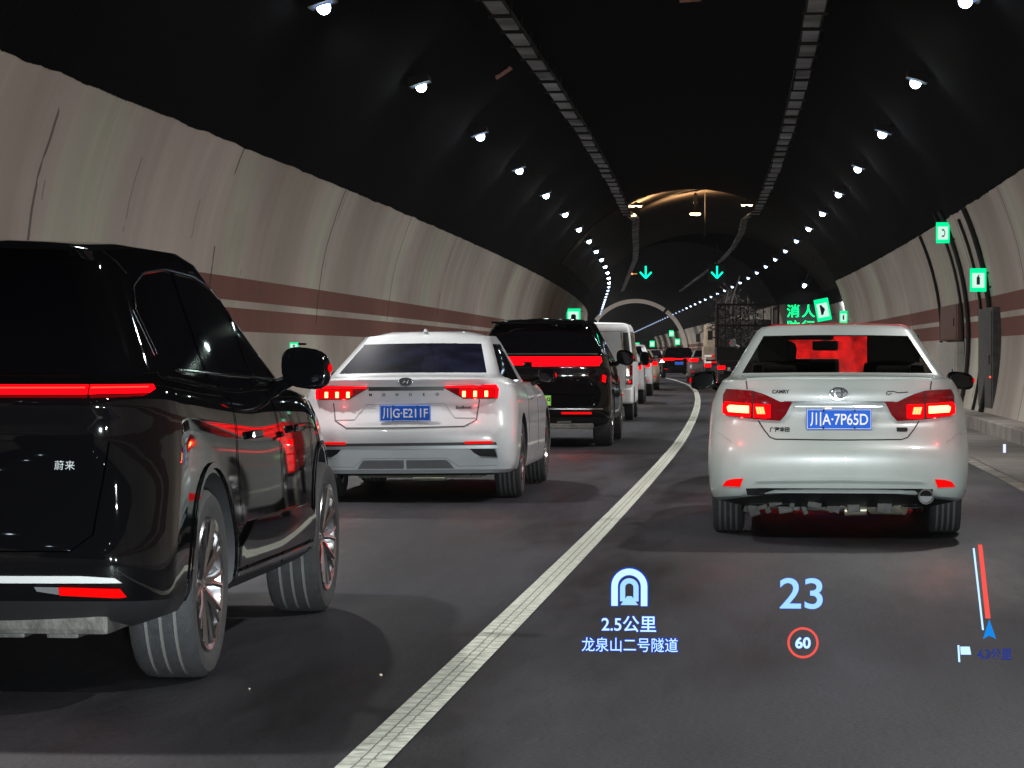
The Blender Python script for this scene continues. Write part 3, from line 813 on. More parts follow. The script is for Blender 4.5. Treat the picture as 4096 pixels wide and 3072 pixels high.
cabinet(58.8, 63.6, 1.56, 2.3, pmat('brown cabinet', (0.13, 0.055, 0.04), 0.6, noise=0.3), 'fire_cabinet', 'dull brown red fire cabinet mounted above the pale grey one', 'cabinet')
o = cabinet(50.8, 53.8, 0.24, 2.1, pmat('dark louvre', (0.06, 0.058, 0.055), 0.7, noise=0.5), 'cable_cabinet', 'tall dark cable cabinet under the extinguisher sign', 'cabinet')
bm = bmesh.new(); blob(bm, (0, 0, 0), (0.02, 0.02, 0.02), 2, 8, 6)
o = link_mesh('indicator_light', bm, emat('small red indicator', (1, 0.1, 0.05), 1.5)); o.location = P(50.6, wall_x(0.85) - 0.16, 0.87)
tag(o, 'tiny red indicator light on the dark cable cabinet', 'light')
# small light at the kerb
bm = bmesh.new(); box(bm, (0, 0, 0), (0.035, 0.03, 0.11), bev=0.004)
o = link_mesh('kerb_marker', bm, emat('kerb marker', (0.75, 0.8, 1.0), 1.2)); o.location = P(37.2, 2.95, 0.06)
tag(o, 'small bright upright marker on the right shoulder at the frame edge', 'marker')

# bits of litter on the road
for k, (x, y, r, lab) in enumerate(((-1.62, 11.2, 0.009, 'small yellowish scrap lying left of the lane line'),
                                    (-2.05, 10.7, 0.006, 'tiny grey chip near the bottom left of the road'))):
    bm = bmesh.new(); blob(bm, (0, 0, r * .5), (r * .6, r * 1.6, r * .5), 2.5, 8, 6)
    o = link_mesh('litter', bm, cream_paint); o.location = (x, y, 0.001); o.rotation_euler = (0, 0, 0.4)
    tag(o, lab, 'litter')

# ================================================================== VEHICLES
NA, NB, NC = 8, 7, 30      # outline samples per half: rear/front straight, corner, side
HN = 2 * NA + 2 * NB + NC

def outline(lv):
    """half outline from rear centre to front centre: list of (x, y, z)"""
    w, yr, yf = lv['w'], lv['yr'], lv['yf']
    br, bf = lv.get('br', 0.05), lv.get('bf', 0.10)
    cxr, cyr = lv.get('cxr', 0.22), lv.get('cyr', 0.30)
    cxf, cyf = lv.get('cxf', 0.25), lv.get('cyf', 0.45)
    n = lv.get('n', 2.3)
    tr, tf = lv.get('tr', 0.0), lv.get('tf', 0.0)
    pts = []
    def endcap(y0, sgn, b, cx, cy):
        o = []
        for i in range(NA):
            x = (w - cx) * i / NA
            o.append((x, y0 + sgn * b * (x / w) ** 2))
        yc = y0 + sgn * b * ((w - cx) / w) ** 2
        for i in range(NB):
            t = math.pi / 2 * i / NB
            o.append((w - cx + cx * math.sin(t) ** (2 / n), yc + sgn * cy * (1 - math.cos(t) ** (2 / n))))
        return o, yc + sgn * cy
    rear, y1 = endcap(yr, 1, br, cxr, cyr)
    front, y2 = endcap(yf, -1, bf, cxf, cyf)
    pts = rear + [(w, y1 + (y2 - y1) * i / NC) for i in range(NC + 1)] + front[::-1]
    zp = lv['z']
    out = []
    for x, y in pts:
        t = (y - yr) / (yf - yr)
        x2 = x * (1 - tr * max(0, 0.5 - t) ** 2 * 4 - tf * max(0, t - 0.5) ** 2 * 4)
        if isinstance(zp, (int, float)): z = zp
        else:
            z = float(np.interp(y, [a[0] for a in zp], [a[1] for a in zp]))
        if 'crown' in lv: z += lv['crown'] * (1 - (x / w) ** 2)
        out.append((x2, y, z))
    return out

def smooth_z(rows):
    for r in rows:
        z = [p[2] for p in r]
        for _ in range(3):
            z = [z[0]] + [(z[i - 1] + 2 * z[i] + z[i + 1]) / 4 for i in range(1, len(z) - 1)] + [z[-1]]
        for i, p in enumerate(r): r[i] = (p[0], p[1], z[i])

def build_body(levels, arches, wheel_r, glass_rows, mats, side_cols=None, clear=False, W=0.9, roof_black=False):
    """returns evaluated bmesh with material indices 0 paint 1 glass 2 trim, in car space (y=0 rear bumper)"""
    rows = [outline(l) for l in levels]
    smooth_z(rows)
    A = np.array(rows)
    dense, kind = [], []
    for k in range(len(levels) - 1):
        sub = levels[k].get('sub', 3)
        lin = levels[k].get('lin', False)
        p0 = A[max(k - 1, 0)]; p1 = A[k]; p2 = A[k + 1]; p3 = A[min(k + 2, len(levels) - 1)]
        for j in range(sub):
            t = j / sub
            if lin: q = p1 + (p2 - p1) * t
            else:
                q = 0.5 * ((2 * p1) + (-p0 + p2) * t + (2 * p0 - 5 * p1 + 4 * p2 - p3) * t * t + (-p0 + 3 * p1 - 3 * p2 + p3) * t ** 3)
            dense.append(q); kind.append(k)
    dense.append(A[-1]); kind.append(len(levels) - 1)
    bm = bmesh.new()
    V = []
    for q in dense:
        r = [bm.verts.new(tuple(p)) for p in q]
        l = [None] * (HN + 1)
        for i in range(1, HN): l[i] = bm.verts.new((-q[i][0], q[i][1], q[i][2]))
        l[0] = r[0]; l[HN] = r[HN]
        V.append((r, l))
    for k in range(len(dense) - 1):
        kk = kind[k]
        for sgn in (0, 1):
            a, b = V[k][sgn], V[k + 1][sgn]
            for i in range(HN):
                q = (a[i], a[i + 1], b[i + 1], b[i]) if sgn == 0 else (a[i + 1], a[i], b[i], b[i + 1])
                f = bm.faces.new(q)
                g = kk in glass_rows
                mi = 0
                if g:
                    if i < NA: mi = 1
                    elif i >= HN - NA: mi = 3
                    elif NA + NB <= i < NA + NB + NC: mi = 4
                    if side_cols and mi == 4:
                        c = i - NA - NB
                        if not (side_cols[0] <= c < side_cols[1]): mi = 0
                if 'mat' in levels[kk] and mi == 0: mi = levels[kk]['mat']
                f.material_index = mi
    for (r, l), flip in ((V[0], True), (V[-1], False)):
        for i in range(HN):
            q = []
            for v in (r[i], r[i + 1], l[i + 1], l[i]):
                if v not in q: q.append(v)
            if len(q) > 2:
                f = bm.faces.new(q if flip else q[::-1]); f.material_index = levels[0 if flip else -2].get('mat', 2 if flip else 0)
    bmesh.ops.recalc_face_normals(bm, faces=bm.faces)
    if not arches: return bm
    me = bpy.data.meshes.new('tmp'); bm.to_mesh(me); bm.free()
    for _ in range(5): me.materials.append(None)
    o = bpy.data.objects.new('tmp', me); COL.objects.link(o)
    cb = bmesh.new()
    for y, rr, zc in arches:
        for sg in (-1, 1):
            s = bmesh.new()
            n = 40
            xs = (sg * (W - 0.27), sg * (W + 0.3))
            ra = [[s.verts.new((x, y + rr * math.cos(2 * math.pi * k / n), zc + rr * math.sin(2 * math.pi * k / n))) for k in range(n)] for x in xs]
            for k in range(n): s.faces.new((ra[0][k], ra[0][(k + 1) % n], ra[1][(k + 1) % n], ra[1][k]))
            s.faces.new(ra[0]); s.faces.new(ra[1][::-1])
            for f in s.faces: f.material_index = 2
            bmesh.ops.recalc_face_normals(s, faces=s.faces)
            t = bpy.data.meshes.new('t'); s.to_mesh(t); s.free(); cb.from_mesh(t); bpy.data.meshes.remove(t)
    cm = bpy.data.meshes.new('cut'); cb.to_mesh(cm); cb.free()
    for _ in range(5): cm.materials.append(None)
    co = bpy.data.objects.new('cut', cm); COL.objects.link(co)
    md = o.modifiers.new('b', 'BOOLEAN'); md.operation = 'DIFFERENCE'; md.solver = 'EXACT'; md.object = co
    dg = bpy.context.evaluated_depsgraph_get()
    r = bpy.data.meshes.new_from_object(o.evaluated_get(dg))
    out = bmesh.new(); out.from_mesh(r)
    bpy.data.objects.remove(o); bpy.data.objects.remove(co)
    for m in (me, cm, r): bpy.data.meshes.remove(m)
    return out

def split_mats(bm, table, parent, smooth=32):
    """table: material index -> (object name, material); one object each"""
    res = {}
    for idx, (name, mat) in table.items():
        c = bm.copy()
        bmesh.ops.delete(c, geom=[f for f in c.faces if f.material_index != idx], context='FACES')
        if len(c.faces) == 0: c.free(); continue
        for f in c.faces: f.material_index = 0
        if idx == 4:      # one window band on each side
            for sg in (-1, 1):
                d = c.copy()
                bmesh.ops.delete(d, geom=[f for f in d.faces if f.calc_center_median().x * sg < 0], context='FACES')
                link_mesh(name, d, mat, parent, smooth=smooth, recalc=False)
            c.free(); continue
        res[idx] = link_mesh(name, c, mat, parent, smooth=smooth, recalc=False)
    return res

def project(bvh, poly, axis='rear', off=0.004, th=0.006, res=0.05):
    """lay a polygon onto the body; poly in (x,z) for rear, (y,z) for side axes; gives a thin conforming solid"""
    bm = bmesh.new()
    f = bm.faces.new([bm.verts.new((p[0], 0, p[1])) for p in poly])
    xs = [p[0] for p in poly]; zs = [p[1] for p in poly]
    for a, (lo, hi) in ((0, (min(xs), max(xs))), (2, (min(zs), max(zs)))):
        n = int((hi - lo) / res)
        for i in range(1, n + 1):
            c = lo + (hi - lo) * i / (n + 1)
            co = Vector((c if a == 0 else 0, 0, c if a == 2 else 0)); no = Vector((1, 0, 0) if a == 0 else (0, 0, 1))
            bmesh.ops.bisect_plane(bm, geom=bm.verts[:] + bm.edges[:] + bm.faces[:], plane_co=co, plane_no=no)
    D = {'rear': Vector((0, 1, 0)), 'right': Vector((-1, 0, 0)), 'left': Vector((1, 0, 0)), 'front': Vector((0, -1, 0)), 'top': Vector((0, 0, -1))}[axis]
    last = None
    for v in bm.verts:
        u, w = v.co.x, v.co.z
        if axis in ('rear', 'front'): o = Vector((u, -3 if axis == 'rear' else 9, w))
        elif axis == 'top': o = Vector((u, w, 4))
        else: o = Vector((3 if axis == 'right' else -3, u, w))
        h = bvh.ray_cast(o, D)
        if h[0] is None or (last is not None and False):
            k = bvh.find_nearest(o + D * (3.0 if axis != 'rear' else 3.2))
            p = k[0]; nrm = -D
        else: p, nrm = h[0], h[1]
        if nrm.dot(D) > 0: nrm = -nrm
        v.co = p - D * off * 0.6 + nrm * off * 0.6
    if th > 0:
        r = bmesh.ops.extrude_face_region(bm, geom=bm.faces[:])
        vs = [e for e in r['geom'] if isinstance(e, bmesh.types.BMVert)]
        bmesh.ops.translate(bm, verts=vs, vec=-D * th)
    bmesh.ops.recalc_face_normals(bm, faces=bm.faces)
    return bm

def merge(a, b):
    t = bpy.data.meshes.new('t'); b.to_mesh(t); b.free(); a.from_mesh(t); bpy.data.meshes.remove(t)

def stroke_poly(pts, w):
    """closed polygon round a polyline"""
    L, Rr = [], []
    pts = [Vector(p) for p in pts]
    for i, p in enumerate(pts):
        d = (pts[min(i + 1, len(pts) - 1)] - pts[max(i - 1, 0)]).normalized()
        n = Vector((-d.y, d.x)) * w / 2
        L.append((p + n).to_tuple()); Rr.append((p - n).to_tuple())
    return L, Rr

def line_on(bvh, pts, w, axis='rear', off=0.002, th=0.0015, res=0.05):
    bm = bmesh.new()
    L, Rr = stroke_poly(pts, w)
    for i in range(len(pts) - 1):
        merge(bm, project(bvh, [L[i], L[i + 1], Rr[i + 1], Rr[i]], axis, off, th, res))
    return bm

def mirror(poly): return [(-x, z) for x, z in poly][::-1]

def wheel(parent, x, y, r, width, sg, rim_r, fancy=True, grooves=4, name='wheel'):
    """sg +1: outer side is +x"""
    w = empty(name, (x, y, r)); w.parent = parent
    h = width / 2
    prof, mi = [], []
    prof += [(-h * 0.86, rim_r), (-h, r - 0.06), (-h * 0.97, r - 0.025), (-h * 0.80, r - 0.004)]
    gx = [(-0.5 + (k + 1) / (grooves + 1)) * width * 0.86 for k in range(grooves)]
    for g in gx:
        prof += [(g - 0.008, r), (g - 0.0075, r - 0.009), (g + 0.0075, r - 0.009), (g + 0.008, r)]
    prof += [(h * 0.80, r - 0.004), (h * 0.97, r - 0.025), (h, r - 0.06), (h * 0.86, rim_r)]
    n = len(prof)
    mi = [0] * (n - 1)
    for k in range(grooves): mi[4 + k * 4 + 1] = 1
    bm = bmesh.new(); lathe_x(bm, prof, seg=56, mats=mi)
    link_mesh('tyre', bm, [rubber, rubber_rib], w, smooth=40)
    bm = bmesh.new()
    o = sg * h
    lathe_x(bm, [(o * .88, rim_r + .004), (o * .96, rim_r - .004), (o * .90, rim_r - .025), (o * .35, rim_r - .05), (-o * .8, rim_r - .04)], seg=48)
    ns = 10 if fancy else 5
    for k in range(ns):
        a = 2 * math.pi * k / ns
        for da in ((-.11, .11) if fancy else (0,)):
            p = [(o * .62, math.cos(a) * .04, math.sin(a) * .04), (o * .80, math.cos(a + da * .6) * rim_r * .55, math.sin(a + da * .6) * rim_r * .55),
                 (o * .88, math.cos(a + da) * (rim_r - .02), math.sin(a + da) * (rim_r - .02))]
            tube(bm, p, [.02, .014, .012], 6)
    lathe_x(bm, [(o * .7, 0.002), (o * .74, .03), (o * .66, .06), (o * .4, .07)], seg=20)
    link_mesh('rim', bm, alloy, w, smooth=40)
    bm = bmesh.new()
    lathe_x(bm, [(o * .3, 0.002), (o * .3, rim_r * .78), (o * .22, rim_r * .78), (o * .22, 0.002)], seg=30)
    link_mesh('brake_disc', bm, dirty_metal, w, smooth=40)
    return w

def mirror_part(parent, x, y, z, sg, s=(0.115, 0.07, 0.075), mat=None, lamp=True):
    bm = bmesh.new()
    blob(bm, (0, 0, 0), s, 2.9, 20, 12)
    for v in bm.verts:
        if v.co.y < -s[1] * 0.55: v.co.y = -s[1] * 0.55
        v.co.z += -sg * v.co.x * 0.12
    tube(bm, [(-sg * s[0] * .7, 0.02, -s[2] * .6), (-sg * (s[0] + .07), 0.03, -s[2] * 1.1)], [0.03, 0.035], 8)
    o = link_mesh('side_mirror', bm, mat or black_paint, parent, smooth=60)
    o.location = (x, y, z)
    if lamp:
        bm = bmesh.new(); blob(bm, (0, 0, 0), (0.012, 0.03, 0.022), 2, 8, 6)
        q = link_mesh('mirror_glow', bm, lamp_red_soft, o); q.location = (sg * s[0] * 0.97, -0.01, 0.0)
    return o

def plate(parent, x, y, z, text, bg=plate_blue, ink=plate_white, size=0.105, w=0.44, h=0.14, sx=0.86, sp=1.0, bvh=None):
    if bvh: y = min(ysurf(bvh, x + dx, z + dz) for dx in (-w / 2, 0, w / 2) for dz in (-h / 2, -h / 4, 0, h / 2)) - .012
    root = empty('number_plate', (x, y, z)); root.parent = parent
    bm = bmesh.new(); box(bm, (0, 0.004, 0), (w, 0.008, h), bev=0.003)
    link_mesh('plate_panel', bm, bg, root)
    bm = bmesh.new()
    for (cx, cz, sw, sh) in ((0, h / 2 - .006, w - .01, .003), (0, -h / 2 + .006, w - .01, .003), (-w / 2 + .006, 0, .003, h - .012), (w / 2 - .006, 0, .003, h - .012)):
        box(bm, (cx, -0.001, cz), (sw, 0.002, sh))
    link_mesh('plate_border', bm, ink, root)
    if text:
        bm = text_mesh(text, size, extrude=0.0015, offset=0.0012, sx=sx, spacing=sp)
        xs = [v.co.x for v in bm.verts]; zs = [v.co.z for v in bm.verts]
        cxm, czm = (min(xs) + max(xs)) / 2, (min(zs) + max(zs)) / 2
        k = (w - 0.05) / (max(xs) - min(xs)) if len(text) > 4 else 1
        for v in bm.verts: v.co = ((v.co.x - cxm) * k, v.co.y, v.co.z - czm)
        o = link_mesh('plate_characters', bm, ink, root, recalc=False); o.location = (0 if len(text) > 4 else w / 2 - .05, -0.002, 0)
    bm = bmesh.new()
    for bx in (-.105, .105):
        for bz in (-h / 2 + .012, h / 2 - .012): blob(bm, (bx, -0.003, bz), (.007, .005, .007), 2, 8, 6)
    link_mesh('plate_bolt', bm, dark_metal, root)
    return root

def emblem(parent, x, y, z, rx, rz, kind):
    bm = bmesh.new()
    def ell(a, b, r, cx=0, cz=0, yy=-0.006):
        pts = [(cx + a * math.cos(2 * math.pi * k / 24), yy, cz + b * math.sin(2 * math.pi * k / 24)) for k in range(25)]
        tube(bm, pts, r, 6, cap=False)
    ell(rx, rz, 0.006)
    if kind == 'rings':
        ell(rx * .42, rz * .86, 0.005); ell(rx * .72, rz * .34, 0.005, 0, rz * .42)
    else:
        tube(bm, [(-rx * .35, -.006, -rz * .4), (-rx * .2, -.006, rz * .45)], .006, 6)
        tube(bm, [(rx * .2, -.006, -rz * .45), (rx * .38, -.006, rz * .4)], .006, 6)
        tube(bm, [(-rx * .35, -.006, -rz * .05), (rx * .35, -.006, rz * .1)], .006, 6)
    o = link_mesh('emblem', bm, chrome, parent, smooth=60); o.location = (x, y, z)
    bm = bmesh.new(); lathe_x(bm, [(0, .002), (0, 1), (.006, 1), (.006, .002)], seg=24)
    for v in bm.verts: v.co = (v.co.y * rx, v.co.x, v.co.z * rz)
    link_mesh('emblem_ground', bm, black_plastic, o)
    return o

def ysurf(bvh, x, z):
    h = bvh.ray_cast(Vector((x, -3, z)), Vector((0, 1, 0)))
    return h[0].y if h[0] else 0.1

def badge(bvh, parent, body, size, x, z, mat=chrome, **k):
    bm = text_mesh(body, size, **k)
    y = ysurf(bvh, x, z)
    for v in bm.verts:
        yy = ysurf(bvh, x + v.co.x, z + v.co.z)
        v.co.y = v.co.y * 1.0 + (yy - y)
    o = link_mesh('badge_lettering', bm, mat, parent, recalc=False); o.location = (x, y - 0.003, z)
    return o

def deco(name, bvh, polys, mat, parent, axis='rear', off=0.004, th=0.006, res=0.05, smooth=30):
    for p in polys: o = link_mesh(name, project(bvh, p, axis, off, th, res), mat, parent, smooth=smooth, recalc=False)
    return o

def lines(name, bvh, pls, w, mat, parent, axis='rear', off=0.002, th=0.0015):
    for p in pls: o = link_mesh(name, line_on(bvh, p, w, axis, off, th), mat, parent, recalc=False)
    return o

# ------------------------------------------------------------------ body shapes
def sedan_levels(L=4.85, W=0.912, H=1.47, deck=1.12, lip=1.07, win_base=0.52, wt=0.60, wb=0.70, roof_r=1.28, roof_f=2.65, cowl=3.55, head=.93, notch=0.0, rcrown=.012):
    fz = 0.72
    zs = lambda zr, zm, zf: [(0, zr), (0.7, zr), (2.0, zm), (L - 1.2, zm), (L - 0.1, zf)]
    lv = [
        dict(w=W - .22, yr=.42, yf=L - .30, z=0.215, cxr=.15, cyr=.2, mat=2, sub=1),
        dict(w=W - .06, yr=.11, yf=L - .12, z=0.245 if not notch else 0.265, cxr=.24, cyr=.28, cyf=.6, sub=2, crown=notch),
        dict(w=W - .02, yr=.045, yf=L - .05, z=[(0, .33), (.5, .31), (.9, .27), (L, .25)], cxr=.22, cyr=.26, cyf=.6, br=.05),
        dict(w=W, yr=.005, yf=L - .01, z=[(0, .46), (1, .45), (2, .42), (L, .36)], cxr=.22, cyr=.30, cyf=.65, br=.05),
        dict(w=W + .003, yr=0.0, yf=L, z=zs(.60, .56, .46), cxr=.23, cyr=.32, cyf=.7, br=.055),
        dict(w=W, yr=.035, yf=L - .02, z=zs(.695, .68, .56), cxr=.24, cyr=.36, cyf=.75, br=.06),
        dict(w=W - .004, yr=.085, yf=L - .05, z=zs(.80, .78, .62), cxr=.25, cyr=.40, cyf=.8, br=.065),
        dict(w=W - .015, yr=.095, yf=L - .12, z=zs(.90, .87, .68), cxr=.26, cyr=.42, cyf=.85, br=.07),
        dict(w=W - .045, yr=.10, yf=L - .20, z=zs(1.00, .93, .72), cxr=.27, cyr=.45, cyf=.9, br=.075),
        dict(w=W - .085, yr=.085, yf=L - .30, z=zs(lip, .975, .76), cxr=.24, cyr=.45, cyf=.9, br=.07, sub=2),
        dict(w=W - .105, yr=.12, yf=L - .36, z=zs(lip + .022, .99, .775), cxr=.24, cyr=.45, cyf=.9, br=.07, crown=.01, sub=2),
        dict(w=wb + .055, yr=win_base - .06, yf=cowl + .05, z=zs(deck, 1.0, .97), cxr=.10, cyr=.22, cxf=.15, cyf=.35, br=.05, crown=.012, sub=1, lin=True),
        dict(w=wb + .045, yr=win_base, yf=cowl, z=zs(deck + .02, 1.02, .99), cxr=.085, cyr=.30, cxf=.13, cyf=.30, br=.04, crown=.008, sub=5, lin=True),
        dict(w=wt + .02, yr=roof_r, yf=roof_f, z=H - .045, cxr=.075, cyr=.22, cxf=.10, cyf=.25, br=.06, crown=.012, sub=1, lin=True),
        dict(w=wt - .02, yr=roof_r + .06, yf=roof_f - .06, z=H - .018 - (rcrown - .012), cxr=.09, cyr=.22, br=.06, crown=rcrown, sub=2),
        dict(w=wt - .20, yr=roof_r + .2, yf=roof_f - .2, z=H - .002, cxr=.09, cyr=.2, sub=1),
        dict(w=.05, yr=roof_r + .5, yf=roof_f - .5, z=H + .004, cxr=.02, cyr=.1, cxf=.02, cyf=.1),
    ]
    # the painted roof header above the glass
    f = head; g = lambda a, b: a + (b - a) * f
    lv.insert(13, dict(w=g(wb + .045, wt + .02), yr=g(win_base, roof_r), yf=g(cowl, roof_f), z=g(deck + .02, H - .045), cxr=g(.085, .075), cyr=g(.30, .22), cxf=g(.13, .10), cyf=g(.30, .25), br=g(.04, .06), crown=.01, sub=1, lin=True))
    return lv, [12]

def suv_levels(tf=0.06, L=4.85, W=0.985, H=1.72, belt=1.13, wt=0.66, wb=0.83, rear_top=0.55, win_base=0.22, roof_f=2.9, cowl=3.65, zb=.33, hz=0.97, vert=False):
    zs = lambda zr, zm, zf: [(0, zr), (0.7, zr), (2.0, zm), (L - 1.2, zm), (L - 0.1, zf)]
    return [
        dict(tf=tf, w=W - .22, yr=.45, yf=L - .30, z=zb - .09, cxr=.15, cyr=.2, mat=2, sub=1),
        dict(tf=tf, w=W - .06, yr=.12, yf=L - .12, z=zb - .03, cxr=.26, cyr=.28, cyf=.6, mat=2, sub=1),
        dict(tf=tf, w=W - .015, yr=.03, yf=L - .04, z=[(0, zb + .05), (1, zb + .02), (L, zb)], cxr=.24, cyr=.26, cyf=.6, br=.06),
        dict(tf=tf, w=W, yr=.0, yf=L, z=zs(.52, .48, .46), cxr=.26, cyr=.30, cyf=.7, br=.06),
        dict(tf=tf, w=W - .005, yr=.02, yf=L - .02, z=zs(.68, .62, .60), cxr=.27, cyr=.36, cyf=.8, br=.07),
        dict(tf=tf, w=W - .01, yr=.06, yf=L - .05, z=zs(.84, .76, .72), cxr=.28, cyr=.4, cyf=.85, br=.08),
        dict(tf=tf, w=W - .02, yr=.07, yf=L - .10, z=zs(1.00, .90, .84), cxr=.29, cyr=.42, cyf=.9, br=.08),
        dict(tf=tf, w=W - .04, yr=.06, yf=L - .18, z=zs(1.10, 1.01, hz - .05), cxr=.27, cyr=.42, cyf=.95, br=.08),
        dict(tf=tf, w=W - .075, yr=.09, yf=L - .30, z=zs(belt + .02, belt - .05, hz), cxr=.24, cyr=.40, cyf=.95, br=.08, sub=2),
        dict(w=wb + .05, yr=win_base - .02, yf=cowl + .05, z=zs(belt + .05, belt - .02, hz + .10), cxr=.16, cyr=.26, cxf=.15, cyf=.35, br=.07, sub=1, lin=True),
        dict(w=wb + .04, yr=win_base, yf=cowl, z=zs(belt + .07, belt, hz + .12), cxr=.15, cyr=.28, cxf=.13, cyf=.30, br=.07, sub=6, lin=True),
        dict(w=wt + .03, yr=rear_top, yf=roof_f, z=[(0, H - .13), (1.2, H - .075), (2.6, H - .07), (L, H - .09)], cxr=.13, cyr=.26, cxf=.10, cyf=.25, br=.08, crown=.02, sub=1, lin=True),
        dict(w=wt - .005, yr=rear_top - .06, yf=roof_f - .06, z=[(0, H - .095), (1.2, H - .03), (2.6, H - .03), (L, H - .06)], cxr=.14, cyr=.26, br=.08, crown=.02, sub=2),
        dict(w=wt - .20, yr=rear_top + .08, yf=roof_f - .25, z=[(0, H - .05), (1.2, H - .005), (L, H - .01)], cxr=.12, cyr=.2, sub=1),
        dict(w=.05, yr=rear_top + .5, yf=roof_f - .6, z=H + .003, cxr=.02, cyr=.1, cxf=.02, cyf=.1),
    ], [10]

def van_levels(L=4.1, W=.80, H=1.88):
    return [
        dict(w=W - .15, yr=.3, yf=L - .2, z=.26, cxr=.1, cyr=.15, mat=2, sub=1),
        dict(w=W - .02, yr=.03, yf=L - .05, z=.33, cxr=.1, cyr=.14, br=.03),
        dict(w=W, yr=0, yf=L, z=.42, cxr=.1, cyr=.14, br=.03, sub=1),
        dict(w=W, yr=0, yf=L, z=.60, cxr=.1, cyr=.14, br=.03, sub=1),
        dict(w=W, yr=.05, yf=L - .03, z=.63, cxr=.07, cyr=.1, br=.02),
        dict(w=W, yr=.055, yf=L - .10, z=1.05, cxr=.07, cyr=.1, br=.02, sub=1, lin=True),
        dict(w=W - .01, yr=.06, yf=L - .35, z=1.12, cxr=.06, cyr=.1, br=.02, sub=5, lin=True),
        dict(w=W - .07, yr=.13, yf=L - .95, z=H - .18, cxr=.06, cyr=.1, br=.02, sub=2),
        dict(w=W - .11, yr=.16, yf=L - 1.05, z=H - .07, cxr=.08, cyr=.12, br=.03, sub=2),
        dict(w=W - .2, yr=.22, yf=L - 1.2, z=H - .015, cxr=.1, cyr=.12, sub=1),
        dict(w=.05, yr=.6, yf=L - 1.6, z=H, cxr=.02, cyr=.1, cxf=.02, cyf=.1),
    ], [6]

def car(name, loc, rz, levels, glass_rows, paint, arches, wr, tw, W, label, group, glass=dark_glass, side_cols=(1, 26), ry=0.0, fancy=False, mirrors=None, grooves=4, rim=None, track=None):
    root = empty(name, loc, rz, ry)
    bm = build_body(levels, [(y, wr + .055, wr + .01) for y in arches], wr, glass_rows, None, side_cols, W=W)
    bvh = BVHTree.FromBMesh(bm)
    tb = {0: ('body', paint), 2: ('underbody_trim', satin_black), 1: ('rear_window', glass), 3: ('windscreen', glass), 4: ('side_window', dark_glass if glass is frost_glass else glass)}
    split_mats(bm, tb, root); bm.free()
    tr = track if track else W - tw / 2 - 0.012
    for y in arches:
        for sg in (-1, 1): wheel(root, sg * tr, y, wr, tw, sg, rim or wr * .66, fancy, grooves)
    if mirrors:
        for sg in (-1, 1): mirror_part(root, sg * mirrors[0], mirrors[1], mirrors[2], sg, mirrors[3], mirrors[4] if len(mirrors) > 4 else None)
    tag(root, label, 'car', group)
    return root, bvh
CARG = 'vehicles queuing in the tunnel'

# ------------------------------------------------------------------ white sedan, right lane
lv, gr = sedan_levels(L=4.85, W=.886, H=1.485, deck=1.115, lip=1.075, win_base=.56, wt=.545, wb=.70, head=.86, notch=.07)
A, bv = car('sedan', (0.302, 19.5, 0), 0.004, lv, gr, pearl_paint, (1.10, 3.88), .335, .225, .886,
            'pearl white sedan in the right lane with red seen through its rear window', CARG,
            glass=clear_glass, mirrors=(.99, 2.95, 1.065, (.105, .07, .068)))
Z = lambda Y: 1.5545 - Y / 1079.0
X = lambda x: (x - 1105) / 1079.0
def zp(*pts): return [(X(a), Z(b)) for a, b in pts]
lampR = zp((1440, 655), (1530, 657), (1600, 622), (1660, 596), (1730, 574), (1840, 566), (1925, 566), (1948, 610), (1950, 735), (1920, 762), (1720, 786), (1530, 797), (1488, 752))
deco('tail_lamp', bv, [lampR], lamp_dark, A, off=.008, th=.02, res=.04)
deco('tail_lamp', bv, [mirror(lampR)], lamp_dark, A, off=.008, th=.02, res=.04)
for f in (lambda p: p, mirror):
    deco('brake_light', bv, [f(zp((1740, 672), (1925, 662), (1943, 690), (1942, 742), (1910, 758), (1745, 772)))], lamp_red, A, off=.03, th=.004, res=.04)
    deco('brake_light', bv, [f(zp((1600, 680), (1722, 674), (1722, 776), (1640, 782), (1600, 775)))], lamp_red, A, off=.03, th=.004, res=.04)
    deco('brake_light_core', bv, [f(zp((1757, 690), (1890, 686), (1905, 700), (1900, 735), (1757, 742)))], lamp_core, A, off=.036, th=.004, res=.05)
    deco('brake_light_core', bv, [f(zp((1650 + k, 697), (1668 + k, 697), (1656 + k, 748), (1638 + k, 748))) for k in (0, 20, 40)], lamp_core_red, A, off=.036, th=.004)
    deco('lamp_divider', bv, [f(zp((1726, 574), (1733, 574), (1733, 784), (1726, 784)))], seam, A, off=.03, th=.003)
deco('chrome_strip', bv, [zp((705, 652), (1505, 652), (1505, 668), (705, 668))], chrome, A, off=.008, th=.014, res=.08)
lines('trunk_gap', bv, [zp((520, 797), (560, 860), (605, 915), (645, 930), (1105, 934), (1560, 930), (1605, 915), (1650, 860), (1690, 797)),
                        zp((395, 470), (430, 505), (438, 566)), zp((1772, 566), (1780, 505), (1812, 470))], .008, seam, A)
lines('bumper_crease', bv, [zp((140, 895), (235, 890), (330, 955)), zp((1880, 955), (1975, 890), (2040, 895))], .005, grey_seam, A)
yy = ysurf(bv, 0, .83)
plate(A, X(1108), yy - .012, Z(783), '川A·7P65D', bvh=bv)
bm = bmesh.new(); box(bm, (0, 0, 0), (.60, .05, .02), bev=.006); o = link_mesh('plate_light_bar', bm, pearl_paint, A); o.location = (0, yy - .004, Z(690))
bm = bmesh.new(); box(bm, (-.07, 0, 0), (.045, .012, .008)); o = link_mesh('plate_light', bm, emat('warm plate light', (1, .6, .3), 3), A); o.location = (0, yy - .018, Z(701))
emblem(A, 0, ysurf(bv, 0, Z(595)) - .012, Z(595), .06, .041, 'rings')
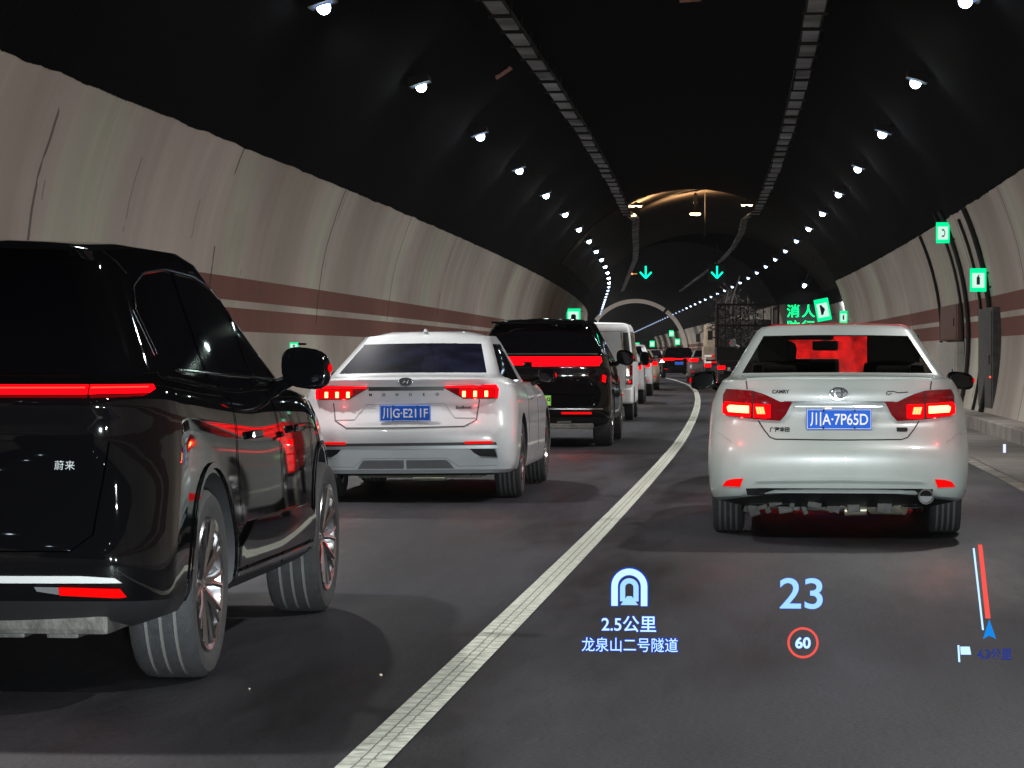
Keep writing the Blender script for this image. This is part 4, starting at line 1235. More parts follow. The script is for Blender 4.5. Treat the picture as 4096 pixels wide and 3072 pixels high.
badge(bv, A, 'CAMRY', .034, X(682), Z(584), dark_metal, offset=.001)
badge(bv, A, '广汽丰田', .034, X(676), Z(862), dark_metal, offset=.0015)
deco('badge_plate', bv, [zp((1525, 843), (1600, 843), (1609, 858), (1600, 874), (1528, 873))], dark_metal, A, off=.003, th=.004)
lines('badge_script', bv, [zp((1450, 598), (1462, 580), (1500, 578), (1540, 590), (1610, 584)), zp((1452, 600), (1470, 606), (1490, 592))], .006, dark_metal, A)
for f in (lambda p: p, mirror):
    deco('bumper_reflector', bv, [f(zp((1800, 1217), (1880, 1222), (1925, 1237), (1952, 1275), (1822, 1280)))], reflector, A, off=.004, th=.006, res=.04)
deco('bumper_lower_lip', bv, [zp((430, 1290), (520, 1286), (1690, 1286), (1790, 1290), (1780, 1340), (440, 1340))], satin_black, A, off=.006, th=.01, res=.1)
deco('bumper_crease', bv, [zp((500, 1236), (700, 1214), (1105, 1206), (1510, 1214), (1720, 1236), (1510, 1232), (1105, 1226), (700, 1232))], pearl_paint, A, off=.004, th=.016, res=.06)
# spoiler lip
bm = bmesh.new()
pts = []
for k in range(25):
    x = -.62 + 1.24 * k / 24
    pts.append((x, .105 + .06 * (x / .62) ** 2, 1.105 - .012 * (x / .62) ** 4))
tube(bm, pts, .014, 8); link_mesh('boot_lip', bm, pearl_paint, A, smooth=60)
# black glass edge frame
def frame_pts(xb, zb, xt, zt): return [(-xb, zb), (-xt, zt), (xt, zt), (xb, zb)]
# underbody
bm = bmesh.new(); rg = random.Random(5)
box(bm, (0, .62, .27), (1.15, .5, .07)); box(bm, (0, 1.1, .23), (1.2, .12, .10))
for k in range(26):
    x = -.60 + 1.05 * k / 25 + rg.uniform(-.02, .02)
    box(bm, (x, .35 + rg.uniform(0, .3), .245 - rg.uniform(0, .06)), (rg.uniform(.03, .1), .1, rg.uniform(.03, .09)), Matrix.Rotation(rg.uniform(-.4, .4), 4, 'Y'), bev=.006)
tube(bm, [(-.62, .9, .21), (-.2, .8, .19), (.25, .8, .19), (.6, .9, .21)], .025, 8)
link_mesh('suspension', bm, dirty_metal, A)
bm = bmesh.new()
tube(bm, [(.24, .55, .235), (.46, .45, .235)], .075, 14); tube(bm, [(.36, .9, .2), (.36, 2.5, .2)], .03, 8)
tube(bm, [(.05, .5, .185), (.2, .5, .19)], .035, 10)
link_mesh('silencer', bm, cream_metal, A, smooth=50)
bm = bmesh.new()
for ra, y0, y1 in ((.050, .03, .25), ):
    lathe_x(bm, [(0, .043), (0, .052), (.22, .052)], seg=28)
    for v in bm.verts: v.co = (v.co.y, v.co.x, v.co.z)
o = link_mesh('exhaust_pipe', bm, dirty_metal, A, smooth=50); o.location = (X(1738), .03, Z(1345))
bm = bmesh.new(); lathe_x(bm, [(.06, .002), (.06, .044), (.2, .044)], seg=20)
for v in bm.verts: v.co = (v.co.y, v.co.x, v.co.z)
link_mesh('exhaust_bore', bm, black_plastic, o, smooth=50)
# cabin; seats, screen and visor placed to mask the red into patches
bm = bmesh.new()
box(bm, (0, 1.5, .86), (1.25, .22, .42), Matrix.Rotation(R_(12), 4, 'X'), bev=.05)
box(bm, (0, .88, 1.085), (1.2, .55, .02)); link_mesh('rear_seat', bm, interior, A)
for x, y, zz in ((-.40, 1.45, 1.13), (.42, 1.45, 1.13)):
    bm = bmesh.new(); box(bm, (0, 0, 0), (.25, .09, .12), bev=.035); o = link_mesh('headrest', bm, interior, A); o.location = (x, y, zz)
for x, wd, tz in ((-.37, .44, 1.0), (.46, .46, 1.0)):
    bm = bmesh.new(); box(bm, (0, 0, 0), (wd, .16, .62), Matrix.Rotation(R_(8), 4, 'X'), bev=.06); box(bm, ((-.06 if x < 0 else .0), .06, .38), ((.23 if x < 0 else .40), .10, .30), bev=.05)
    o = link_mesh('front_seat', bm, interior, A); o.location = (x - (.02 if x < 0 else 0), 2.40, .90)
bm = bmesh.new(); box(bm, (-.16, 2.95, 1.17), (.44, .10, .13), bev=.03); link_mesh('centre_screen', bm, interior, A)
bm = bmesh.new(); box(bm, (-.30, 2.72, 1.415), (.62, .25, .07), bev=.02); link_mesh('sun_visor', bm, interior, A)
bm = bmesh.new(); box(bm, (0, 3.3, .93), (1.3, .35, .14), bev=.04); link_mesh('dashboard', bm, interior, A)
bm = bmesh.new(); box(bm, (0, 0, 0), (.2, .03, .075), bev=.015); tube(bm, [(0, 0, .03), (0, .05, .1)], .01, 6); o = link_mesh('rear_view_mirror', bm, interior, A); o.location = (-.05, 2.85, 1.335)
# two occupants in the front
def person(parent, x, y, z, label):
    bm = bmesh.new()
    def v(co, r): return (Vector(co), r)
    sk = bmesh.new(); lay = None
    me = bpy.data.meshes.new('person')
    pts = [((0, 0, 0), .16), ((0, 0, .22), .17), ((0, .01, .42), .15), ((0, .01, .52), .06), ((0, .02, .58), .07), ((0, .03, .68), .095), ((0, .03, .76), .07),
           ((-.18, 0, .44), .07), ((-.25, .05, .22), .05), ((-.22, .28, .14), .04), ((-.14, .45, .24), .035),
           ((.18, 0, .44), .07), ((.25, .05, .22), .05), ((.22, .28, .14), .04), ((.14, .45, .24), .035)]
    edges = [(0, 1), (1, 2), (2, 3), (3, 4), (4, 5), (5, 6), (2, 7), (7, 8), (8, 9), (9, 10), (2, 11), (11, 12), (12, 13), (13, 14)]
    me.from_pydata([p for p, _ in pts], edges, [])
    o = bpy.data.objects.new('person', me); COL.objects.link(o)
    o.modifiers.new('s', 'SKIN'); o.modifiers.new('u', 'SUBSURF').levels = 2
    o.modifiers['u'].render_levels = 2
    for i, (_, r) in enumerate(pts): me.skin_vertices[0].data[i].radius = (r, r * .8)
    me.skin_vertices[0].data[0].use_root = True
    me.materials.append(interior)
    o.location = parent.matrix_world.to_translation() + Vector((x, y, z)) if False else Vector(parent.location) + Vector((x, y, z))
    tag(o, label, 'person')
person(A, -.36, 2.62, .62, 'dark driver silhouette at the left front seat of the pearl white sedan')

# vehicle ahead, its red body standing in for red light in the sedan's glass
def lamp_pair(bvh, root, poly, mat=None, core=None, off=.006, name='tail_lamp'):
    for f in (lambda p: p, mirror):
        deco(name, bvh, [f(poly)], mat or lamp_red, root, off=off, th=.01, res=.06)
        if core: deco('brake_light_core', bvh, [f(core)], lamp_core_red, root, off=off + .012, th=.004, res=.08)

def simple_details(root, bvh, lampz, lx0, lx1, lh, plate_z=.75, plate_txt=None, lipz=None, bar=False, mat=None):
    lamp_pair(bvh, root, [(lx0, lampz - lh / 2), (lx1, lampz - lh / 2), (lx1 + .01, lampz + lh / 2), (lx0 - .03, lampz + lh / 2)], mat)
    if bar: deco('light_bar', bvh, [[(-lx0, lampz - .02), (lx0, lampz - .02), (lx0, lampz + .025), (-lx0, lampz + .025)]], lamp_bar, root, off=.01, th=.01, res=.1)
    y = ysurf(bvh, 0, plate_z)
    plate(root, 0, y - .012, plate_z, '', bvh=bvh)
    for f in (lambda p: p, mirror):
        deco('bumper_reflector', bvh, [f([(.60, .47), (.78, .47), (.78, .50), (.60, .50)])], reflector, root, res=.1)
    lines('tailgate_gap', bvh, [[(-.62, plate_z + .2), (-.6, plate_z - .08), (-.5, plate_z - .14), (.5, plate_z - .14), (.6, plate_z - .08), (.62, plate_z + .2)]], .008, seam, root)

lv, gr = van_levels(L=4.0, W=.80, H=1.57)
B, bv2 = car('red_light_standin_car', (0.42, 27.2, 0), 0.010, lv, gr, red_light_standin, (.75, 3.2), .30, .18, .80,
             'added red hatchback standing in for red light seen through the windows of the pearl white sedan', CARG, glass=red_light_standin, side_cols=(1, 29))
simple_details(B, bv2, .86, .58, .76, .16, .60)
deco('high_brake_light', bv2, [[(-.25, 1.44), (.25, 1.44), (.25, 1.47), (-.25, 1.47)]], lamp_bar, B, off=.01, th=.01)

# ------------------------------------------------------------------ white sedan, left lane
lv, gr = sedan_levels(L=4.93, W=.93, H=1.475, deck=1.08, lip=1.035, win_base=.55, wt=.55, wb=.69, roof_r=1.55, head=.78, rcrown=.045)
Cc, bv = car('sedan', (-3.30, 24.3, 0), 0.012, lv, gr, white_paint, (1.10, 3.95), .34, .235, .93,
             'white sedan in the left lane with three-bar tail lamps and dusty rear window', CARG, glass=frost_glass,
             ry=R_(-0.5), mirrors=(1.0, 3.0, 1.06, (.085, .07, .065)))
Z = lambda Y: 1.624 - Y / 946.0
X = lambda x: (x - 866) / 946.0
lR = zp((1172, 600), (1300, 592), (1480, 585), (1590, 590), (1614, 630), (1607, 702), (1335, 702), (1262, 662), (1175, 612))
lL = zp((545, 612), (545, 632), (430, 716), (160, 726), (143, 640), (150, 606), (270, 600))[::-1]
X0 = 866
for poly in (lR, mirror(lR)): deco('tail_lamp', bv, [poly], lamp_dark, Cc, off=.008, th=.014, res=.04)
for f in (lambda p: p, mirror):
    deco('lit_edge', bv, [f(zp((1185, 597), (1480, 589), (1480, 606), (1190, 610))), f(zp((1480, 590), (1588, 592), (1608, 630), (1602, 698), (1584, 698), (1586, 634), (1574, 612), (1480, 608)))], lamp_bar, Cc, off=.024, th=.003, res=.04)
    deco('lit_panel', bv, [f(zp((1300, 618), (1570, 618), (1580, 694), (1340, 696), (1300, 664)))], lamp_red_soft, Cc, off=.024, th=.003, res=.05)
    deco('brake_light_core', bv, [f(zp((c - 13, 640), (c + 13, 640), (c + 13, 686), (c - 13, 686))) for c in (1338, 1428, 1517)], lamp_core, Cc, off=.029, th=.003)
deco('lamp_strip', bv, [zp((560, 600), (1175, 600), (1175, 632), (560, 632))], black_plastic, Cc, off=.006, th=.008, res=.08)
emblem(Cc, 0, ysurf(bv, 0, Z(560)) - .012, Z(560), .060, .031, 'bar')
for i, ch in enumerate('MONDEO'): badge(bv, Cc, ch, .034, X(575 + i * 109), Z(665), dark_metal, offset=.001)
badge(bv, Cc, 'EcoBoost', .034, X(1335), Z(770), dark_metal, offset=.001)
plate(Cc, 0, ysurf(bv, 0, Z(812)) - .012, Z(812), '川G·E211F', bvh=bv)
lines('trunk_gap', bv, [zp((268, 730), (290, 872), (385, 930), (860, 930), (1345, 922), (1440, 872), (1462, 705))], .008, seam, Cc)
lines('plate_recess_edge', bv, [zp((290, 866), (450, 862), (480, 815), (545, 742), (1180, 738), (1225, 800), (1268, 852), (1445, 856))], .006, grey_seam, Cc)
deco('bumper_chrome', bv, [zp((120, 1080), (1600, 1074), (1622, 1100), (1600, 1100), (120, 1102))], satin_silver, Cc, off=.008, th=.012, res=.08)
deco('bumper_shadow_line', bv, [zp((120, 1056), (1600, 1050), (1608, 1074), (120, 1080))], satin_black, Cc, off=.006, th=.004, res=.08)
for f in (lambda p: p, mirror):
    deco('bumper_reflector', bv, [f(zp((1350, 1044), (1575, 1042), (1575, 1062), (1350, 1064)))], reflector, Cc, off=.012, th=.008, res=.05)
    deco('air_vent', bv, [f(zp((1390, 1104), (1590, 1104), (1606, 1172), (1470, 1164), (1425, 1140)))], black_plastic, Cc, off=.004, th=.004, res=.05)
    lines('vent_trim', bv, [f(zp((1592, 1100), (1610, 1176), (1468, 1168)))], .012, satin_silver, Cc, off=.008, th=.006)
deco('skid_panel', bv, [zp((520, 1192), (850, 1192), (850, 1262), (470, 1262)), zp((872, 1192), (1200, 1192), (1262, 1262), (872, 1262))], satin_silver, Cc, off=.004, th=.01, res=.08)
lines('bumper_crease', bv, [zp((110, 1240), (440, 1250), (520, 1180), (1200, 1178), (1290, 1245), (1600, 1240))], .006, grey_seam, Cc)
bm = bmesh.new(); tube(bm, [(-.37, .5, .255), (.42, .5, .255)], .06, 18); tube(bm, [(.0, .6, .19), (.28, .6, .19)], .03, 10)
link_mesh('silencer', bm, cream_metal, Cc, smooth=50)
bm = bmesh.new(); rg = random.Random(9)
box(bm, (0, .8, .25), (1.3, .4, .06)); box(bm, (0, 1.1, .2), (1.1, .1, .06))
for k in range(14):
    x = rg.choice([-1, 1]) * rg.uniform(.3, .68)
    box(bm, (x, .35 + rg.uniform(0, .3), .27 - rg.uniform(0, .05)), (rg.uniform(.05, .14), .1, rg.uniform(.03, .06)), Matrix.Rotation(rg.uniform(-.3, .3), 4, 'Y'), bev=.006)
link_mesh('suspension', bm, dirty_metal, Cc)
bm = bmesh.new(); prism(bm, [(-.016, 0), (.016, 0), (.007, .028), (-.007, .028)], 0, .1); o = link_mesh('roof_antenna', bm, white_paint, Cc); o.location = (0, 1.55, 1.47)
for sg, ax in ((1, 'right'),):
    lines('door_gap', bv, [[(1.75, .95), (1.62, .7), (1.66, .45)], [(2.75, .95), (2.72, .35)]], .008, seam, Cc, axis=ax)
    for y in (1.95, 3.0):
        bm = bmesh.new(); tube(bm, [(0, 0, 0), (.012, .05, 0), (.012, .17, 0), (0, .21, 0)], .012, 6); o = link_mesh('door_handle', bm, white_paint, Cc); o.location = (.925, y, .87)

# ------------------------------------------------------------------ black SUV close at left
lv, gr = suv_levels(tf=.10, L=4.87, W=.99, H=1.725, belt=1.14, wt=.65, wb=.82, rear_top=.42, win_base=.20, roof_f=2.35, cowl=3.45)
D, bv = car('black_suv', (-3.25, 10.08, 0), 0.003, lv, gr, black_paint, (1.02, 3.93), .37, .265, .99,
            'glossy black SUV filling the left edge with a thin red light bar', CARG,
            fancy=True, mirrors=(1.02, 3.0, 1.205, (.115, .07, .095)), grooves=3, rim=.265)
Z = lambda Y: 1.27 - (Y - 816) / 1796.0
X = lambda x: (x + 729) / 1796.0
bar_z = Z(1050)
deco('light_bar', bv, [[(-.705, bar_z - .016), (.705, bar_z - .016), (.705, bar_z + .016), (-.705, bar_z + .016)], [(.716, bar_z - .016), (.895, bar_z - .014), (.905, bar_z), (.895, bar_z + .016), (.716, bar_z + .016)],
     [(-.895, bar_z - .016), (-.716, bar_z - .016), (-.716, bar_z + .016), (-.895, bar_z + .016)]], lamp_bar, D, off=.01, th=.02, res=.06)
deco('light_bar_core', bv, [[(-.70, bar_z - .002), (.70, bar_z - .002), (.70, bar_z + .003), (-.70, bar_z + .003)], [(.722, bar_z - .002), (.885, bar_z - .002), (.885, bar_z + .003), (.722, bar_z + .003)]], lamp_bar_core, D, off=.032, th=.003, res=.06)
badge(bv, D, '蔚来', .036, X(391), Z(1543), satin_silver, spacing=1.15)
deco('bumper_chrome', bv, [[(-.845, .447), (.845, .447), (.82, .466), (.70, .473), (-.70, .473), (-.82, .466)]], pmat('bright trim', (.72, .75, .74), .25, .3, 1), D, off=.006, th=.014, res=.06)
for f in (lambda p: p, mirror):
    deco('bumper_reflector', bv, [f([(.62, .402), (.83, .392), (.855, .395), (.835, .425), (.62, .432)])], reflector, D, off=.006, th=.008, res=.05)
    deco('reversing_lamp', bv, [f([(.54, .417), (.618, .405), (.618, .432), (.53, .433)])], satin_silver, D, off=.006, th=.008, res=.05)
lines('tailgate_gap', bv, [[(-.78, .95), (-.74, .62), (-.66, .56), (.66, .56), (.74, .62), (.78, .95)]], .006, deep_gap, D)
bm = bmesh.new(); box(bm, (0, .38, .285), (1.55, .5, .07), bev=.02)
for k in range(7): box(bm, (-.6 + k * .2, .30, .25), (.12, .3, .03), bev=.01)
link_mesh('rear_undertray', bm, dirty_metal, D)
for off, th_, mt, w_ in ((.012, .006, chrome, .014),):
    # bright line over the side windows
    pts = [(.66, 1.27), (.62, 1.44), (.74, 1.53), (1.02, 1.59), (1.45, 1.615), (1.98, 1.60), (2.35, 1.55), (2.6, 1.48), (2.9, 1.34), (3.25, 1.16)]
    lines('window_trim', bv, [pts], .006, chrome, D, axis='right', off=.004, th=.003)
    lines('window_trim', bv, [[(.95, 1.21), (1.5, 1.195), (2.3, 1.175), (3.25, 1.15)]], .005, chrome, D, axis='right', off=.004, th=.003)
lines('window_pillar', bv, [[(1.55, 1.13), (1.6, 1.62)], [(2.55, 1.13), (2.5, 1.60)]], .05, dark_glass, D, axis='right', off=.003, th=.002)
lines('door_gap', bv, [[(1.62, 1.1), (1.55, .85), (1.62, .55), (1.75, .35)], [(2.58, 1.1), (2.60, .34)], [(3.55, 1.02), (3.52, .4)]], .008, deep_gap, D, axis='right')
for y in (1.95, 3.02):
    bm = bmesh.new(); box(bm, (0, 0, 0), (.02, .2, .035), bev=.008); o = link_mesh('door_handle', bm, black_paint, D); o.location = (.985, y, .93)
deco('sill_panel', bv, [[(1.5, .40), (3.45, .40), (3.45, .50), (3.2, .57), (1.8, .57), (1.5, .48)]], black_paint, D, axis='right', off=.006, th=.012, res=.1)
lines('sill_chrome', bv, [[(1.5, .37), (3.5, .37)]], .016, chrome, D, axis='right', off=.01, th=.006)
for y in (1.02, 3.93):
    # wheel arch lips
    for sg, ax in ((1, 'right'), (-1, 'left')):
        pts = [(y + .455 * math.cos(R_(a)), .38 + .455 * math.sin(R_(a))) for a in range(-5, 186, 10)]
        lines('wheel_arch_trim', bv, [pts], .022, black_paint, D, axis=ax, off=.003, th=.006)

# ------------------------------------------------------------------ second black SUV
lv, gr = suv_levels(L=5.0, W=.99, H=1.765, belt=1.22, wt=.63, wb=.84, rear_top=.38, win_base=.16, roof_f=3.0, cowl=3.8, zb=.36)
yaw = 38.8 / RC + .004
E, bv = car('black_suv', (-3.46, 38.8, 0), yaw, lv, gr, black_paint, (1.0, 4.0), .38, .265, .99,
            'black SUV with a wide red light bar behind the left white sedan', CARG,
            fancy=True, mirrors=(1.06, 3.1, 1.22, (.125, .08, .11)), grooves=0)
Z = lambda Y: 1.27 - (Y - 815) / 430.0     # zoom scale 2.765 * 155.5
deco('light_bar', bv, [[(-.86, 1.165), (.86, 1.165), (.84, 1.235), (-.84, 1.235)], [(-.84, 1.12), (-.2, 1.12), (-.2, 1.163), (-.85, 1.163)], [(-.08, 1.105), (.82, 1.11), (.85, 1.163), (-.08, 1.163)]], lamp_bar, E, off=.01, th=.012, res=.06)
deco('bright_strip', bv, [[(-.86, 1.262), (.80, 1.262), (.80, 1.275), (-.86, 1.275)]], satin_silver, E, off=.012, th=.012, res=.1)
deco('chrome_strip', bv, [[(-.85, .52), (.88, .52), (.88, .533), (-.85, .533)]], chrome, E, off=.008, th=.01, res=.1)
for f in (lambda p: p, mirror): deco('bumper_reflector', bv, [f([(.32, .455), (.73, .455), (.73, .485), (.32, .485)])], reflector, E, off=.008, th=.008, res=.05)
for f in (lambda p: p, mirror): deco('side_lamp', bv, [f([(.86, .9), (.90, .88), (.91, .97), (.87, .99)])], lamp_red, E, off=.02, th=.01, res=.05)
plate(E, -.06, ysurf(bv, 0, .64) - .012, .64, '19', plate_green, black_plastic, .12, w=.48, sx=.9, bvh=bv)
bm = bmesh.new(); box(bm, (0, .3, .29), (1.5, .4, .08), bev=.02); box(bm, (.35, .12, .36), (.2, .06, .05), bev=.01); link_mesh('rear_undertray', bm, dirty_metal, E)
bm = bmesh.new(); box(bm, (0, .32, 1.70), (1.3, .22, .03), bev=.01); link_mesh('roof_spoiler', bm, black_paint, E)
lines('tailgate_gap', bv, [[(-.8, .98), (-.78, .72), (.78, .72), (.8, .98)]], .008, deep_gap, E)

# ------------------------------------------------------------------ white minivan
lv, gr = van_levels()
s = 54.3; yaw = s / RC + .004
van_white = pmat('van white paint', (0.82, 0.84, 0.86), 0.4, 0, 0.3, noise=0.08)
F, bv = car('minivan', (-3.83, 54.3, 0), yaw, lv, gr, van_white, (.75, 3.3), .30, .17, .80,
            'boxy white minivan with stacked lamps at its corner, ahead of the second black SUV', CARG,
            glass=van_white, side_cols=(1, 29), mirrors=(.93, 3.2, 1.18, (.10, .06, .14)), grooves=0)
for ch in F.children:
    if ch.name.startswith('rear_window'): ch.name = 'tailgate_panel'
    if ch.name.startswith('side_window'): ch.data.materials[0] = dark_glass
    if ch.name.startswith('windscreen'): ch.data.materials[0] = dark_glass
for f in (lambda p: p, mirror):
    deco('corner_pillar', bv, [f([(.62, 1.06), (.76, 1.06), (.70, 1.68), (.60, 1.68)])], black_plastic, F, off=.006, th=.006, res=.08)
    deco('tail_lamp', bv, [f([(.66, .86), (.785, .86), (.785, 1.06), (.66, 1.06)])], lamp_dark, F, off=.008, th=.012, res=.06)
    deco('turn_lamp', bv, [f([(.66, 1.065), (.785, 1.065), (.785, 1.12), (.66, 1.12)])], amber, F, off=.008, th=.012, res=.06)
    deco('reversing_lamp', bv, [f([(.67, .80), (.785, .80), (.785, .856), (.67, .856)])], pmat('clear lens', (.3, .3, .28), .4), F, off=.008, th=.012, res=.06)
    deco('fog_lamp', bv, [f([(.66, .69), (.785, .69), (.785, .795), (.66, .795)])], lamp_dark, F, off=.008, th=.012, res=.06)
    deco('fog_light_core', bv, [f([(.71, .73), (.75, .73), (.75, .76), (.71, .76)])], lamp_red, F, off=.024, th=.004)
    deco('bumper_reflector', bv, [f([(.38, .47), (.60, .47), (.62, .50), (.60, .52), (.38, .52)])], reflector, F, off=.006, th=.006, res=.06)
deco('high_brake_light', bv, [[(-.02, 1.755), (.12, 1.75), (.12, 1.795), (-.02, 1.80)]], pmat('unlit red lens', (.45, .02, .02), .3), F, off=.006, th=.012)
lines('tailgate_gap', bv, [[(-.62, 1.70), (.60, 1.70)], [(.60, 1.70), (.655, 1.1), (.655, .64)], [(-.6, 1.13), (.65, 1.13)]], .009, grey_seam, F)
lines('tailgate_gap', bv, [[(.56, 1.68), (.64, 1.14)]], .03, pmat('yellowed sealing tape', (.5, .42, .28), .6, noise=.5), F, off=.008, th=.004)
deco('door_grip', bv, [[(.35, 1.04), (.52, 1.04), (.52, 1.075), (.35, 1.075)]], pmat('grey grip', (.25, .27, .3), .4), F, off=.006, th=.01)
plate(F, -.05, ysurf(bv, 0, .86) - .012, .86, '')
bm = bmesh.new(); box(bm, (0, .35, .30), (1.2, .3, .12)); tube(bm, [(-.6, .75, .3), (.6, .75, .3)], .05, 8); link_mesh('rear_axle', bm, cream_metal, F)

# ------------------------------------------------------------------ farther traffic
def far_car(kind, xr, y, paint, label, lampz=.95, bar=False, W=.90, H=1.48, lx=(.5, .82), lh=.14, right_edge=True, mats=None, plz=.78):
    cx = xr - W if right_edge else xr + W
    yaw = (y / RC) + .008
    if kind == 'sedan':
        lv, gr = sedan_levels(L=4.7, W=W, H=H, wt=.56, wb=.68); ar = (1.05, 3.75); wr = .33
    else:
        lv, gr = suv_levels(L=4.5, W=W, H=H, belt=1.06, wt=.64, wb=.78); ar = (.9, 3.6); wr = .35
    root, bvh = car('sedan' if kind == 'sedan' else 'suv', (cx, y, 0), yaw, lv, gr, paint, ar, wr, .22, W, label, CARG,
                    mirrors=(W + .08, 2.9, 1.0 if kind == 'sedan' else 1.12, (.11, .07, .08)), grooves=0)
    simple_details(root, bvh, lampz, lx[0], lx[1], lh, plz, bar=bar, mat=mats)
    return root, bvh
far_car('suv', -3.77, 72.6, white_paint, 'white car with a dark rear wheel arch just ahead of the minivan', H=1.40, lampz=.95)
far_car('suv', -4.24, 86.5, white_paint, 'white SUV with a bright red lamp cluster, third beyond the minivan mirror', H=1.58, lampz=.98, lh=.2, mats=lamp_red)
far_car('sedan', -4.70, 101, cream_paint, 'pale car farthest along the left lane with its side catching light', H=1.45)
far_car('sedan', -5.75, 121, grey_paint, 'dim grey car deep in the left lane', H=1.45)
far_car('suv', -6.95, 152, black_paint, 'distant black car with a glowing red light bar at the bend of the lane line', H=1.62, right_edge=False, bar=True, lampz=1.0, lx=(.25, .86), lh=.12)
far_car('sedan', -4.72, 128.5, grey_paint, 'distant grey car with a curved red tail lamp beside the cream truck', H=1.5, right_edge=False, lampz=1.0, lx=(.45, .84), lh=.14)
far_car('sedan', -8.3, 178, black_paint, 'small dark car with red lamps at the far end of the queue', H=1.5, right_edge=False, lampz=.95, lx=(.4, .85), lh=.15)
far_car('suv', -10.5, 196, grey_paint, 'smallest car visible at the far end of the left lane', H=1.6, right_edge=False, lampz=1.0)

# ------------------------------------------------------------------ trucks in the right lane
def truck(name, loc, rz, W, hb, hr, body_mat, label, rails=True, load=None, reflect=False, L=6.0):
    root = empty(name, loc, rz)
    bm = bmesh.new(); box(bm, (0, L / 2, .95), (W * .9, L, .18), bev=.01)
    for sx in (-.4, .4): box(bm, (sx, L / 2 + .8, .78), (.12, L + 2.4, .2))
    link_mesh('chassis', bm, dark_metal, root)
    bm = bmesh.new()
    box(bm, (0, .03, (1.05 + hb) / 2), (W, .06, hb - 1.05), bev=.008)
    for sx in (-1, 1): box(bm, (sx * (W / 2 - .03), L / 2, (1.05 + hb) / 2), (.06, L - .12, hb - 1.05))
    box(bm, (0, L, (1.05 + hb) / 2), (W, .06, hb - 1.05)); link_mesh('cargo_bed', bm, body_mat, root)
    if rails:
        bm = bmesh.new()
        n = 9
        for k in range(n):
            box(bm, (-W / 2 + .04 + (W - .08) * k / (n - 1), .03, (hb + hr) / 2), (.06 if k in (0, n - 1) else .035, .05, hr - hb))
        for zz in (hr - .03, (hb + hr) / 2): box(bm, (0, .0, zz), (W, .05, .07))
        for sx in (-1, 1):
            for k in range(10): box(bm, (sx * (W / 2 - .03), .1 + (L - .2) * k / 9, (hb + hr) / 2), (.05, .05, hr - hb))
            box(bm, (sx * (W / 2 - .03), L / 2, hr - .03), (.05, L, .07))
        link_mesh('stake_rails', bm, brown_wood, root)
    bm = bmesh.new()
    box(bm, (0, L + 1.0, 1.65), (W * .92, 1.7, 1.7), bev=.12); link_mesh('cab', bm, body_mat, root)
    for sx in (-1, 1):
        bm = bmesh.new(); box(bm, (0, 0, 0), (.18, .07, .34), bev=.03); tube(bm, [(-sx * .05, 0, .17), (-sx * .22, .1, .3)], .02, 6)
        o = link_mesh('side_mirror', bm, black_plastic, root); o.location = (sx * (W / 2 + .14), L + 1.6, 1.95)
        bm = bmesh.new(); box(bm, (0, 0, 0), (.26, .05, .12), bev=.01); o = link_mesh('tail_lamp', bm, lamp_red, root); o.location = (sx * (W / 2 - .16), -.02, .82)
    for sx in (-1, 1):
        for yy2 in (1.3, L + .9): wheel(root, sx * (W / 2 - .16), yy2, .42, .24, sx, .26, False, 0)
    bm = bmesh.new(); box(bm, (0, .0, .55), (W * .9, .06, .12)); link_mesh('underrun_bar', bm, dark_metal, root)
    if reflect:
        bm = bmesh.new(); bmr = bmesh.new()
        k = 0; x = -W / 2 + .02
        for zz in (1.2, .95):
            x = -W / 2 + .02; k = 0
            while x < W / 2 - .1:
                box(bmr if k % 2 else bm, (x + .14, -.012, zz), (.27, .012, .07)); x += .28; k += 1
        for zz in (1.02, 1.1): box(bm, (-W / 2 + .05, -.012, zz), (.06, .012, .05))
        link_mesh('white_reflective_tape', bm, emat('reflective tape', (.85, .8, .76), .45, (.8, .8, .8)), root)  # faint emission stands in for headlight the white tape sends back
        link_mesh('red_reflective_tape', bmr, reflector, root)
    tag(root, label, 'truck', 'trucks in the right lane')
    return root
T1 = truck('stake_truck', (-1.52, 96, 0), .038, 2.1, 1.5, 2.95, dark_metal, 'dark stake-sided truck heaped with branches, rising behind the pearl white sedan')
rg = random.Random(21)
bm = bmesh.new()
for k in range(420):
    x, y, z = rg.uniform(-1.0, .25), rg.uniform(.2, 4.5), rg.uniform(1.5, 2.9)
    z += max(0, .55 - abs(x + .55)) * rg.uniform(0, 1.2)
    d = Vector((rg.uniform(-1, 1), rg.uniform(-1, 1), rg.uniform(-.4, .9))).normalized() * rg.uniform(.25, .6)
    p = Vector((x, y, z)); tube(bm, [p, p + d * .5 + Vector((rg.uniform(-.05, .05), 0, .03)), p + d], [.016, .012, .004], 4)
    for q in range(2):
        c = p + d * rg.uniform(.4, 1)
        u = Vector((rg.uniform(-1, 1), rg.uniform(-1, 1), rg.uniform(-1, 1))).normalized() * .06; w = u.orthogonal().normalized() * .03
        bm.faces.new([bm.verts.new(c + a) for a in (u, w, -u, -w)])
tube(bm, [(-.6, .5, 2.6), (-.5, 1.2, 3.2), (-.25, 1.6, 3.9)], [.04, .03, .01], 6)
tube(bm, [(-.7, .6, 2.5), (-.75, 1.0, 3.0), (-.6, 1.6, 3.5)], [.04, .03, .01], 6)
o = link_mesh('branch_load', bm, twig, recalc=False); o.location = T1.location; o.rotation_euler = T1.rotation_euler
tag(o, 'dark heap of dry branches loaded on the stake truck', 'branches')
truck('flatbed_truck', (-2.45, 113, 0), .044, 2.15, 1.55, 1.9, cream_paint, 'cream truck with red and white reflective tape on its tail, left of the stake truck', rails=False, reflect=True)
